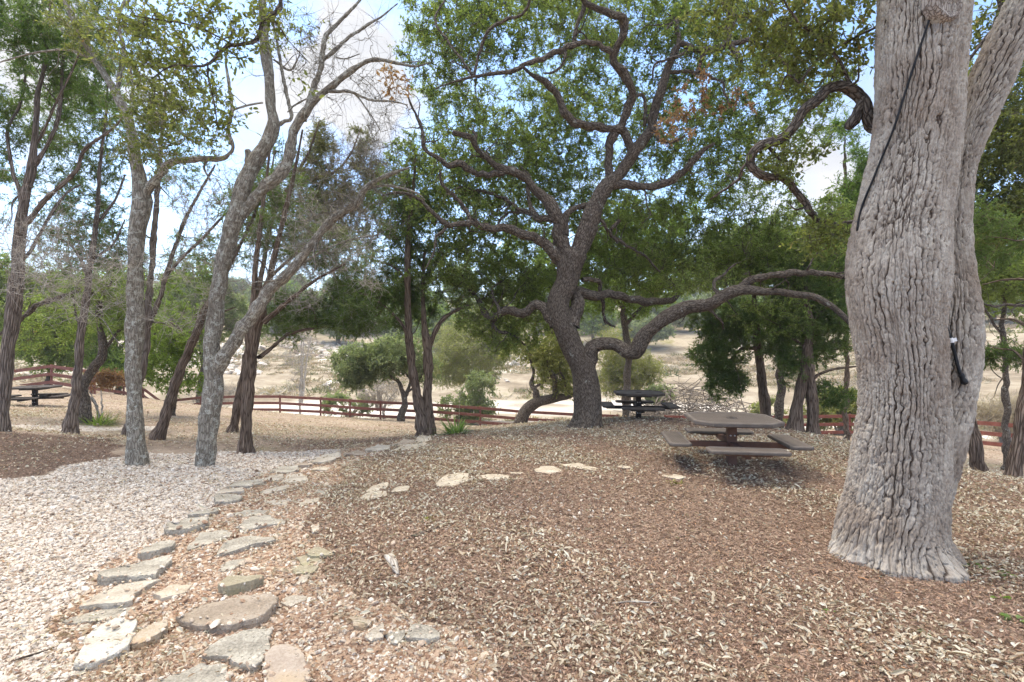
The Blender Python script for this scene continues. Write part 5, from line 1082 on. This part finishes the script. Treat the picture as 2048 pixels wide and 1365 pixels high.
# ------------------------------------------------------------------ flat stones of the path and the stepping stones
STONES = [
 ('big pitted white flagstone at the lower left of the path', 'st_white', .07, [(238, 1233), (277, 1240), (264, 1276), (257, 1290), (223, 1312), (181, 1325), (140, 1330), (162, 1284), (196, 1250)]),
 ('small orange stained stone tucked against the big white flagstone', 'st_orange', .07, [(266, 1270), (292, 1252), (338, 1242), (341, 1255), (313, 1270), (289, 1282), (268, 1282)]),
 ('thin grey stone sliver half buried above the big white flagstone', 'st_grey', .015, [(125, 1244), (185, 1222), (270, 1210), (264, 1227), (211, 1239), (151, 1248)]),
 ('wide buff flagstone with a pointed right tip at the left edge of the path', 'st_buff', .04, [(155, 1218), (181, 1193), (234, 1165), (328, 1154), (290, 1178), (266, 1190), (266, 1202), (241, 1212)]),
 ('layered grey flagstone with a ragged front edge, behind the buff one with the pointed tip', 'st_grey', .09, [(202, 1150), (245, 1131), (302, 1116), (343, 1108), (345, 1118), (317, 1140), (309, 1148), (260, 1152), (211, 1156)]),
 ("small dark grey wedge stone on the path's gravel side, behind the layered grey one", 'st_grey', .08, [(277, 1106), (287, 1095), (321, 1082), (347, 1084), (349, 1091), (317, 1100), (287, 1107)]),
 ('thick blocky grey stone on the gravel side of the path', 'st_grey', .10, [(326, 1055), (332, 1043), (377, 1037), (417, 1033), (419, 1043), (392, 1050), (362, 1057), (332, 1060)]),
 ('flat grey stone just behind the thick blocky one', 'st_grey', .05, [(372, 1032), (396, 1022), (434, 1016), (434, 1023), (408, 1030)]),
 ('lower of two stacked grey stones on the gravel edge', 'st_grey', .07, [(427, 1005), (430, 993), (483, 990), (483, 996), (453, 1002)]),
 ('upper of two stacked grey stones on the gravel edge', 'st_buff', .06, [(430, 988), (442, 979), (487, 975), (488, 983)]),
 ('long grey stone at the gravel edge, behind the two stacked ones', 'st_grey', .06, [(453, 973), (475, 963), (528, 957), (532, 963), (498, 970)]),
 ('narrow buff stone touching the right end of the long grey stone', 'st_buff', .05, [(528, 958), (536, 952), (570, 950), (566, 957)]),
 ('grey flat stone on the path where it starts to bend right', 'st_grey', .05, [(540, 941), (551, 935), (596, 934), (596, 940), (566, 944)]),
 ('small brownish stone behind the bend of the path', 'st_brown', .05, [(585, 933), (600, 928), (623, 926), (619, 932)]),
 ('pale stone slab with a brown end on the upper path', 'st_buff', .07, [(619, 925), (642, 911), (681, 907), (681, 914), (657, 922)]),
 ('thin tan slab on the upper path, right of the slab with the brown end', 'st_brown', .05, [(683, 911), (713, 902), (734, 902), (728, 907)]),
 ('thin tan slab in the middle of the upper path, raised on its back edge', 'st_buff', .06, [(728, 902), (755, 891), (781, 891), (777, 896), (747, 901)]),
 ('thin tan slab near the upper end of the path', 'st_brown', .05, [(781, 889), (808, 883), (830, 883), (826, 887), (796, 891)]),
 ('white topped stone at the foot of the two trunked juniper', 'st_pale', .05, [(830, 882), (842, 872), (862, 872), (864, 879), (842, 883)]),
 ('pale slab lying right below the thin tan slabs of the upper path', 'st_pale', .03, [(778, 903), (800, 894), (850, 887), (858, 891), (820, 899)]),
 ('wide grey flagstone in the middle of the path', 'st_grey', .05, [(477, 1056), (494, 1037), (532, 1029), (574, 1042), (525, 1050), (487, 1058)]),
 ('broad sunken grey stone right behind the wide grey flagstone', 'st_grey', .012, [(464, 1027), (498, 1019), (547, 1020), (532, 1027), (483, 1034)]),
 ('thin sunken buff stone left of the small pair in the pebbles', 'st_buff', .012, [(532, 1005), (551, 1000), (585, 999), (570, 1008), (540, 1009)]),
 ('thin sunken buff stone at the edge between pebbles and mulch', 'st_pale', .012, [(596, 1007), (611, 999), (638, 997), (634, 1004), (608, 1009)]),
 ('sunken buff slab in the path left of the broad trapezoid one', 'st_buff', .015, [(517, 982), (558, 973), (581, 971), (570, 980), (525, 987)]),
 ('broad trapezoid buff stone on the bend of the path', 'st_buff', .03, [(562, 963), (577, 950), (604, 948), (617, 959), (589, 965)]),
 ('small pale stone flush in the path above the trapezoid one', 'st_pale', .015, [(622, 942), (645, 932), (662, 931), (657, 941)]),
 ('long grey flagstone in the middle of the path, above the greenish block', 'st_grey', .04, [(432, 1108), (449, 1086), (498, 1072), (547, 1072), (551, 1082), (506, 1091), (464, 1104)]),
 ('grey flagstone left of the long grey one, beside the dark wedge stone', 'st_grey', .03, [(374, 1092), (400, 1069), (453, 1061), (475, 1065), (445, 1076), (408, 1088), (377, 1097)]),
 ('small grey stone sliver between the long grey flagstone and the greenish block', 'st_grey', .02, [(432, 1141), (457, 1124), (496, 1116), (494, 1124), (457, 1142)]),
 ('raised greenish block with a sharp front corner above the big brown slab', 'st_moss', .09, [(440, 1166), (457, 1155), (525, 1153), (517, 1160), (491, 1170), (464, 1174), (442, 1173)]),
 ('small pale pointed stone left above the big brown slab', 'st_pale', .03, [(308, 1190), (340, 1175), (385, 1167), (370, 1182), (321, 1199)]),
 ('biggest slab of the path, flat and brown with a thick front edge', 'st_brown', .085, [(346, 1233), (400, 1208), (470, 1192), (530, 1187), (556, 1194), (557, 1210), (537, 1226), (515, 1238), (470, 1247), (420, 1248), (370, 1243)]),
 ('dark grey pitted slab with a pointed right corner below the big brown slab', 'st_grey', .05, [(392, 1313), (440, 1280), (500, 1262), (545, 1255), (540, 1285), (528, 1320), (510, 1336), (470, 1332), (450, 1316), (425, 1310)]),
 ('grey pitted slab cut off by the bottom of the photo', 'st_grey', .06, [(284, 1368), (330, 1345), (400, 1325), (445, 1330), (460, 1350), (445, 1385), (300, 1395)]),
 ('squarish pinkish slab at the bottom of the photo', 'st_pink', .06, [(523, 1360), (526, 1318), (545, 1295), (581, 1290), (613, 1312), (622, 1342), (619, 1378), (525, 1388)]),
 ('uppermost mossy stone of the small pile right of the path', 'st_moss', .05, [(613, 1101), (634, 1093), (675, 1103), (668, 1108), (645, 1111), (619, 1111)]),
 ('middle mossy stone of the small pile right of the path', 'st_moss', .035, [(592, 1114), (611, 1108), (649, 1116), (626, 1129), (604, 1131)]),
 ('lowest mossy stone of the small pile right of the path', 'st_moss', .02, [(583, 1138), (600, 1130), (641, 1136), (623, 1145), (592, 1145)]),
 ('flat buff stone just below the small pile of mossy stones', 'st_buff', .015, [(585, 1171), (600, 1152), (619, 1148), (611, 1163)]),
 ('thin grey stone right of the big brown slab', 'st_buff', .02, [(562, 1206), (581, 1193), (615, 1190), (611, 1198), (577, 1210)]),
 ('little upright buff stone alone in the leaf litter above the mossy pile', 'st_buff', .02, [(624, 1067), (626, 1052), (638, 1046), (638, 1063)]),
 ('rust streaked pale stone in the leaf litter, left of a group of four', 'st_orange', .02, [(694, 1237), (721, 1231), (751, 1246), (728, 1256), (706, 1252)]),
 ('triangular grey stone in the leaf litter, second of a group of four', 'st_buff', .025, [(728, 1274), (766, 1242), (770, 1250), (768, 1274), (743, 1282)]),
 ('smallest stone in the leaf litter, third of a group of four', 'st_grey', .02, [(777, 1269), (808, 1263), (800, 1280), (785, 1282)]),
 ('greyish boulder top in the leaf litter, right end of a group of four', 'st_grey', .04, [(808, 1276), (826, 1244), (853, 1248), (879, 1263), (879, 1274), (842, 1280)]),
 ('back stone of the three stepping stones nearest the path', 'st_pale', .015, [(721, 986), (747, 973), (777, 965), (781, 971), (747, 984)]),
 ('front stone of the three stepping stones nearest the path', 'st_pale', .015, [(715, 999), (740, 984), (775, 981), (774, 990), (740, 998)]),
 ('right stone of the three stepping stones nearest the path', 'st_pale', .015, [(779, 984), (796, 973), (817, 973), (815, 980), (792, 985)]),
 ('large pale stepping stone alone in the mulch, left of the others on the mound', 'st_pale', .012, [(868, 968), (885, 955), (915, 947), (938, 947), (935, 963), (905, 973), (880, 972)]),
 ('pale stepping stone dotted with leaves, right of the large one', 'st_pale', .008, [(957, 952), (979, 946), (1021, 950), (1017, 957), (987, 960), (964, 959)]),
 ('narrow sunken stepping stone between two bigger pale ones', 'st_pale', .006, [(1021, 944), (1051, 941), (1043, 948), (1028, 949)]),
 ('pale diamond shaped stepping stone in the mulch below the twisted live oak', 'st_pale', .010, [(1066, 941), (1089, 932), (1107, 932), (1130, 942), (1100, 947), (1077, 945)]),
 ('longest pale stepping stone in the mulch with a pointed right end', 'st_pale', .010, [(1119, 929), (1157, 925), (1202, 937), (1194, 942), (1160, 938), (1130, 934)]),
 ('faint stepping stone nearly covered by leaves, left of the last one', 'st_pale', .006, [(1228, 931), (1262, 932), (1266, 937), (1236, 937)]),
 ('last pale stepping stone at the right, closest to the near picnic table', 'st_pale', .010, [(1315, 942), (1353, 947), (1372, 956), (1360, 961), (1334, 956)]),
]
STONE_XY = []
def stones():
    for k, (label, mat, th, px) in enumerate(STONES):
        px = np.array(px, float); th = th * .6 + .003; G = ground_at(px[:, 0], px[:, 1], th)[:, :2]
        r = np.random.default_rng(200 + k)
        c = G.mean(0); z0 = float(np.mean(height(G[:, 0], G[:, 1])))
        # resample the outline, then roughen it
        cl = np.concatenate([G, G[:1]]); s = np.concatenate([[0], np.cumsum(np.linalg.norm(np.diff(cl, axis=0), axis=1))]); n = 56
        t = np.linspace(0, s[-1], n, endpoint=False); O = np.stack([np.interp(t, s, cl[:, i]) for i in (0, 1)], 1)
        for _ in range(1): O = (np.roll(O, 1, 0) + 2 * O + np.roll(O, -1, 0)) / 4
        rad = np.linalg.norm(O - c, axis=1, keepdims=True).mean()
        O3 = np.column_stack([O, 0 * t]); O = O + (O - c) / np.linalg.norm(O - c, axis=1, keepdims=True) * (wav(O3, 14, k) * .012 + wav(O3, 40, k + 1) * .007 + wav(O3, 95, k + 2) * .003)[:, None]
        STONE_XY.append((O, z0 + th))
        gx, gy = (np.random.default_rng(k).normal(size=2) * .03)
        rings = []
        for sc, z, jit in ((1.0, -.07, 0), (.985, th * .30, .006), (1.0, th * .55, .004), (.99, th * .88, .005), (.972, th * .99, .005), (.90, th, .005), (.74, th, .005), (.55, th, .005), (.36, th, .004), (.17, th, .003)):
            R_ = c + (O - c) * sc
            q = np.column_stack([R_, 0 * t])
            zz = z0 + z + wav(q, 9, k + 3) * min(.010, th * .35) * (sc < 1) + wav(q, 28, k + 4) * jit * .6 + (R_ - c) @ [gx, gy] * (z > 0)
            w = 1 + r.normal(size=n)[:, None] * .012 * (.995 > sc > .95)
            rings.append(np.column_stack([c + (R_ - c) * w, zz]))
        V = np.concatenate(rings + [[[*c, z0 + th]]]); m = len(rings)
        i = np.arange(m - 1)[:, None] * n; j = np.arange(n)[None]; j2 = (j + 1) % n
        a = 0.5 * np.sum(O[:, 0] * np.roll(O[:, 1], -1) - np.roll(O[:, 0], -1) * O[:, 1])
        q = np.stack([i + j, i + j2, i + n + j2, i + n + j], -1).reshape(-1, 4)
        tr = np.stack([(m - 1) * n + np.arange(n), (m - 1) * n + (np.arange(n) + 1) % n, np.full(n, m * n)], 1)
        if a < 0: q, tr = q[:, ::-1], tr[:, ::-1]
        o = mk('flagstone', V, [q, tr], M[mat], None, None, np.concatenate([np.zeros(5 * n, bool), np.ones(len(q) - 5 * n + n, bool)]), (*c, z0)); tag(o, label, 'flagstone', 'flat stones of the path and the mound')
stones()

# ------------------------------------------------------------------ loose ground cover: gravel, pebbles, bark mulch, fallen leaves
def ground_points(n, d0, d1, power, seed, width=1.25):
    r = np.random.default_rng(seed); u = r.random(n)
    e = 2 - power                                       # pieces per square metre fall off as distance ** -power
    D = (d0 ** e + u * (d1 ** e - d0 ** e)) ** (1 / e) if abs(e) > 1e-6 else d0 * (d1 / d0) ** u
    x = r.uniform(-width, width, n) * D; return x, D, r
ICO = None
def ico():
    p = (1 + 5 ** .5) / 2
    v = unit(np.array([(-1, p, 0), (1, p, 0), (-1, -p, 0), (1, -p, 0), (0, -1, p), (0, 1, p), (0, -1, -p), (0, 1, -p), (p, 0, -1), (p, 0, 1), (-p, 0, -1), (-p, 0, 1)]))
    f = np.array([(0, 11, 5), (0, 5, 1), (0, 1, 7), (0, 7, 10), (0, 10, 11), (1, 5, 9), (5, 11, 4), (11, 10, 2), (10, 7, 6), (7, 1, 8), (3, 9, 4), (3, 4, 2), (3, 2, 6), (3, 6, 8), (3, 8, 9), (4, 9, 5), (2, 4, 11), (6, 2, 10), (8, 6, 7), (9, 8, 1)]); return v, f
def on_stone(x, y, grow=1.0):
    m = np.zeros(x.shape, bool)
    for O, _ in STONE_XY:
        O = O.mean(0) + (O - O.mean(0)) * grow
        lo, hi = O.min(0), O.max(0); k = (x > lo[0]) & (x < hi[0]) & (y > lo[1]) & (y < hi[1])
        if k.any(): m[k] |= inside(O, x[k], y[k])
    return m
def top_z(x, y):
    z = height(x, y)
    for O, zt in STONE_XY:
        lo, hi = O.min(0), O.max(0); k = np.flatnonzero((x > lo[0]) & (x < hi[0]) & (y > lo[1]) & (y < hi[1]))
        if len(k): i = k[inside(O, x[k], y[k])]; z[i] = np.maximum(z[i], zt)
    return z
def pebbles(name, x, y, r, size, mat, flat=.6, sink=.25):
    n = len(x); v, f = ico(); z = top_z(x, y)
    s = size * np.exp(r.normal(size=n) * .32)
    sc = np.stack([s * r.uniform(.75, 1.25, n), s * r.uniform(.6, 1.0, n), s * flat * r.uniform(.7, 1.1, n)], 1)
    V = v[None] * (1 + r.normal(size=(n, 12, 1)) * .16) * sc[:, None]
    a = r.uniform(0, 6.28, n); t = r.normal(size=(n, 2)) * .35
    ca, sa = np.cos(a)[:, None], np.sin(a)[:, None]
    X = V[..., 0] * ca - V[..., 1] * sa; Y = V[..., 0] * sa + V[..., 1] * ca; Z = V[..., 2] + X * t[:, :1] + Y * t[:, 1:]
    W_ = np.stack([X + x[:, None], Y + y[:, None], Z + (z + s * flat * (1 - sink * 2) * .5)[:, None]], -1).reshape(-1, 3)
    Fc = (f[None] + np.arange(n)[:, None, None] * 12).reshape(-1, 3)
    tag(mk(name, W_, Fc, M[mat], None, dict(rnd=np.repeat(r.random(n), 12)), False), kind='stuff')
def litter(name, x, y, r, ln, wd, mat, lift, tilt, fine, tone=None, ontop=None):
    n = len(x); z = height(x, y)
    if ontop is not None: z = top_z(x, y) + .004
    a = r.uniform(0, 6.28, n); d = np.stack([np.cos(a), np.sin(a), r.normal(size=n) * tilt], 1)
    nr_ = np.stack([r.normal(size=n) * tilt * 1.4, r.normal(size=n) * tilt * 1.4, np.ones(n)], 1)
    l = ln * np.exp(r.normal(size=n) * .45); w = wd * np.exp(r.normal(size=n) * .25)
    pos = np.stack([x, y, z + lift * r.uniform(.3, 1.2, n)], 1) - d * l[:, None] * .5 + [0, 0, 1] * (np.abs(d[:, 2:3]) * l[:, None] * .5)
    V, Fc, vp = leaf_geo(pos, d, nr_, l, w, fine, fold=.30)
    rn = r.random(n) if tone is None else tone
    tag(mk(name, V, Fc, M[mat], None, dict(rnd=np.repeat(rn, vp)), False), kind='stuff')
def ground_cover():
    x, y, r = ground_points(170000, 1.9, 9.8, 1.25, 301); z = zones(x, y); k = (z['gravel'] > .5) & (~on_stone(x, y, .93) | (r.random(len(x)) < .03))
    x, y = x[k], y[k]; pebbles('white_gravel', x, y, r, .0105 + .00075 * y, 'limestone_gravel')
    x, y, r = ground_points(90000, 1.8, 8.5, 1.6, 302, 1.3); z = zones(x, y); k = (z['pebble'] > .5) & (~on_stone(x, y, .92) | (r.random(len(x)) < .05)) & (r.random(len(x)) < .85)
    x, y = x[k], y[k]; pebbles('tan_pebbles', x, y, r, .0085 + .0010 * y, 'tan_pebble')
    x, y, r = ground_points(26000, 1.8, 5.5, 1.6, 309, 1.3); z = zones(x, y); k = (z['mulch'] > .5) & (r.random(len(x)) < .8 * np.clip(1.2 - (x - .2) / 1.1, 0.05, 1))
    x, y = x[k], y[k]; pebbles('scattered_pebbles', x, y, r, .0075 + .0008 * y, 'tan_pebble')
    x, y, r = ground_points(520000, 1.8, 15, 1.5, 303, 1.3); z = zones(x, y); k = ((z['mulch'] > .5) | ((z['pebble'] > .5) & (r.random(len(x)) < .25)) | ((z['dark'] > .4) & (r.random(len(x)) < .5)) | ((z['gravel'] > .5) & (r.random(len(x)) < .13))) & ~on_stone(x, y)
    x, y = x[k], y[k]; litter('bark_mulch', x, y, r, .0165 + .0017 * y, .0048 + .0007 * y, 'chip', .012, .30, False)
    x, y, r = ground_points(300000, 1.9, 15, 1.0, 304, 1.3); z = zones(x, y)
    p = np.stack([x, y, 0 * x], 1); dens = np.clip(.50 + .45 * wav(p, .9, 61) + .4 * wav(p, 3.1, 62), .08, 1.3)
    k = r.random(len(x)) < np.where(z['mulch'] > .5, .62 + .3 * sstep(4, 7, y), np.where(z['pebble'] > .5, .45, np.where(z['gravel'] > .5, .15, .20))) * dens
    k &= ~on_stone(x, y) | (r.random(len(x)) < .12)
    x, y = x[k], y[k]; litter('fallen_leaves', x, y, r, .0225 + .0014 * y, .0130 + .0008 * y, 'litter_leaf', .018, .38, True, np.clip(r.beta(2.2, 2.0, len(x)), 0, .97), ontop=.045)
    x, y, r = ground_points(40000, 9, 26, 1.0, 305, 1.2); z = zones(x, y); k = (z['mulch'] < .5) & (z['gravel'] < .5)
    x, y = x[k], y[k]; litter('dry_leaf_litter', x, y, r, .05 + 0 * y, .022 + 0 * y, 'litter_leaf', .012, .25, False, np.clip(r.beta(1.6, 2.6, len(x)), 0, .9))
ground_cover()
def far_scrub():
    r = np.random.default_rng(77); n = 11000
    D = np.concatenate([r.uniform(33, 47, 900), r.uniform(62, 170, n - 900)]); x = r.uniform(-1.1, 1.1, n) * D
    p = np.stack([x, D, 0 * x], 1); k = (wav(p, .16, 71) > -.15) & (r.random(n) < .8); x, D = x[k], D[k]; n = len(x); z = height(x, D)
    big = np.exp(r.normal(size=n) * .4) * np.where(D < 50, .4, .85); m = 44
    ii = np.repeat(np.arange(n), m); d = unit(r.normal(size=(n * m, 3)) * [1, 1, .6] + [0, 0, .55]); d[:, 2] = np.abs(d[:, 2])
    o = np.stack([x, D, z], 1)[ii] + r.normal(size=(n * m, 3)) * big[ii, None] * [.5, .5, .02]
    V, Fc, vp = leaf_geo(o, d, r.normal(size=(n * m, 3)), big[ii] * r.uniform(.3, .75, n * m), big[ii] * r.uniform(.06, .16, n * m))
    tone = np.clip(r.beta(1.6, 1.6, n)[ii] + r.normal(size=n * m) * .1, 0, 1)
    m_ = leaf_mat('dry_scrub', [(0.0, (.13, .15, .075)), (.25, (.25, .235, .13)), (.5, (.36, .27, .19)), (.75, (.43, .35, .26)), (1.0, (.50, .45, .37))], .2, .9)
    tag(mk('dry_scrub', V, Fc, m_, None, dict(rnd=np.repeat(tone, vp)), False), kind='stuff')
    n = 1500; D = r.uniform(66, 125, n); x = r.uniform(-.7, .1, n) * D; p = np.stack([x, D, 0 * x], 1); k = wav(p, .22, 73) > .2; x, D = x[k], D[k]
    pebbles('limestone_rocks', x, D, r, .55, 'limestone_gravel', flat=.5, sink=.3)
far_scrub()

# ------------------------------------------------------------------ small things on the ground
def stick(label, px, wid, name='stick', cat='stick', mat='dead_wood', lift=.02):
    G = np.array([ground_at(a, b, lift) for a, b in px]).reshape(-1, 3)
    C = catmull(G, .03); n = len(C); rr = np.interp(np.linspace(0, 1, n), np.linspace(0, 1, len(wid)), wid)
    V, q, t, b = tube(C, rr, 9, .18, seed=int(px[0][0])); o = mk(name, V, [q, t], M[mat], None, dict(bark=b), True, G[0]); tag(o, label, cat, None)
stick('weathered grey chunk of wood lying in the mulch', [(770, 1112), (785, 1124), (796, 1148)], [.012, .035, .028, .012], 'driftwood', 'driftwood')
stick('dark exposed root running through the mulch below the moss patch', [(800, 1082), (835, 1070), (870, 1058), (905, 1042)], [.006, .016, .018, .008], 'root', 'root', 'oak_bark', .005)
stick('thin pale twig lying flat in the middle of the mulch', [(1225, 1207), (1260, 1203), (1318, 1206)], [.004, .006, .003], 'twig', 'twig')
stick('thin brown twig lying on the mulch left of the huge oak root', [(1362, 1258), (1390, 1272), (1425, 1300)], [.004, .005, .003], 'twig', 'twig', 'cedar_bark')
stick('dark twig on the white gravel at the lower left', [(30, 1320), (65, 1310), (108, 1295)], [.003, .006, .003], 'twig', 'twig', 'oak_bark')
def tuft(name, label, cat, px, py, n, ln, wd, mat, spread, seed, up=1.0):
    g = ground_at(px, py).reshape(3); r = np.random.default_rng(seed)
    root = thing(name, g, label, cat)
    a = r.uniform(0, 6.28, n); el = r.uniform(.25, 1.3, n) * up
    pos = g + np.stack([np.cos(a), np.sin(a), 0 * a], 1) * (r.random((n, 1)) * spread); pos[:, 2] = height(pos[:, 0], pos[:, 1]) - .01
    K = 5; d = np.stack([np.cos(a) * np.cos(el), np.sin(a) * np.cos(el), np.sin(el)], 1); l = ln * r.uniform(.5, 1.1, (n, 1)); pts = [pos]
    for k in range(K - 1):
        d = unit(d + [0, 0, -.22]); pts.append(pts[-1] + d * l / (K - 1))
    Pt = np.stack(pts, 1); s = unit(np.cross(Pt[:, 1] - Pt[:, 0], [0, 0, 1.0]))[:, None] * (np.array([.7, 1, .9, .6, .05]) * wd)[None, :, None]
    V = np.stack([Pt - s, Pt + s], 2).reshape(-1, 3); b = np.arange(n)[:, None] * K * 2; k = np.arange(K - 1)[None] * 2
    q = np.stack([b + k, b + k + 1, b + k + 3, b + k + 2], -1).reshape(-1, 4)
    mk('leaf_blades', V, q, M[mat], root, dict(rnd=np.repeat(r.random(n), K * 2)), True, g)
    return root
yu = tuft('yucca', 'spiky green yucca clump right of the two trunked juniper', 'plant', 912, 868, 130, .55, .016, 'bright_cedar_leaf', .22, 1)
g = np.array(yu.location); C = np.linspace(g + [.05, 0, 0], g + [.09, 0, .95], 8); V, q, t, b = tube(C, np.linspace(.007, .004, 8), 6); mk('dry_stalk', V, [q, t], M['reed'], yu, dict(rnd=b[:, 0] * 0 + .6), True, g)
tuft('grass_tuft', 'fresh green grass tuft at the foot of the small dark oak', 'grass', 195, 848, 220, .42, .008, 'bright_leaf', .3, 2)
tuft('grass_tuft', 'low yellow green tuft behind the small dark oak', 'grass', 215, 842, 90, .4, .006, 'yellow_leaf', .3, 3)
tuft('moss_patch', 'yellow green moss patch in the mulch, above the dark exposed root', 'moss', 857, 1041, 240, .035, .006, 'moss', .10, 4)
tuft('moss_patch', 'tiny green tuft just below the last stepping stone', 'moss', 1350, 967, 160, .05, .006, 'moss', .10, 5)
def seedling(label, px, py, n, size, seed, mat='bright_cedar_leaf'):
    g = ground_at(px, py).reshape(3); r = np.random.default_rng(seed); root = thing('seedling', g, label, 'seedling', 'green seedlings in the mulch around the huge oak')
    a = r.uniform(0, 6.28, n); pos = g + np.stack([np.cos(a), np.sin(a), 0 * a + .9], 1) * size * .35; d = np.stack([np.cos(a), np.sin(a), r.uniform(-.1, .3, n)], 1)
    V, Fc, vp = leaf_geo(pos, d, np.array([[0, 0, 1.0]]) + r.normal(size=(n, 3)) * .2, size * r.uniform(.7, 1.1, n), size * .62 * np.ones(n), True); mk('leaf', V, Fc, M[mat], root, dict(rnd=np.repeat(r.random(n), vp)), False, g)
    st = np.concatenate([np.linspace(g - [0, 0, .02], p, 4)[None] for p in pos]); V, q, b = batch_tubes(st, np.full((n, 4), .0015), 4); mk('stem', V, q, M[mat], root, dict(rnd=np.full(len(V), .2)), True, g)
seedling('dark green seedling beside the right root of the huge oak', 1922, 1132, 4, .045, 1)
seedling('green seedling a step right of the huge oak root', 1965, 1138, 5, .045, 2)
seedling('trailing green seedling near the right edge, level with the huge oak root', 2012, 1152, 6, .05, 3)
seedling('bright pair of leaves at the right edge below the huge oak root', 2000, 1200, 4, .05, 4, 'bright_leaf')
seedling('larger green seedling at the right edge, lower than the other seedlings there', 2030, 1245, 8, .06, 5)
seedling('small dark seedling in the mulch left below the huge oak', 1662, 1228, 5, .035, 6)
seedling('small bright seedling in the mulch straight below the huge oak', 1848, 1272, 5, .035, 7, 'bright_leaf')

# ------------------------------------------------------------------ the slightly hazy air
def haze():
    V = box(np.array([0, 0, 28.0]), X3, (1450, 1450, 36)); m = bpy.data.materials.new('hazy_air'); m.use_nodes = True; t = m.node_tree; t.nodes.clear()
    o = t.nodes.new('ShaderNodeOutputMaterial'); p = t.nodes.new('ShaderNodeVolumePrincipled')
    p.inputs['Color'].default_value = (.93, .95, 1, 1); p.inputs['Density'].default_value = .0007; L(t, p.outputs[0], o.inputs['Volume'])
    tag(mk('haze', V, BOXF, m, smooth=False), kind='stuff')
haze()
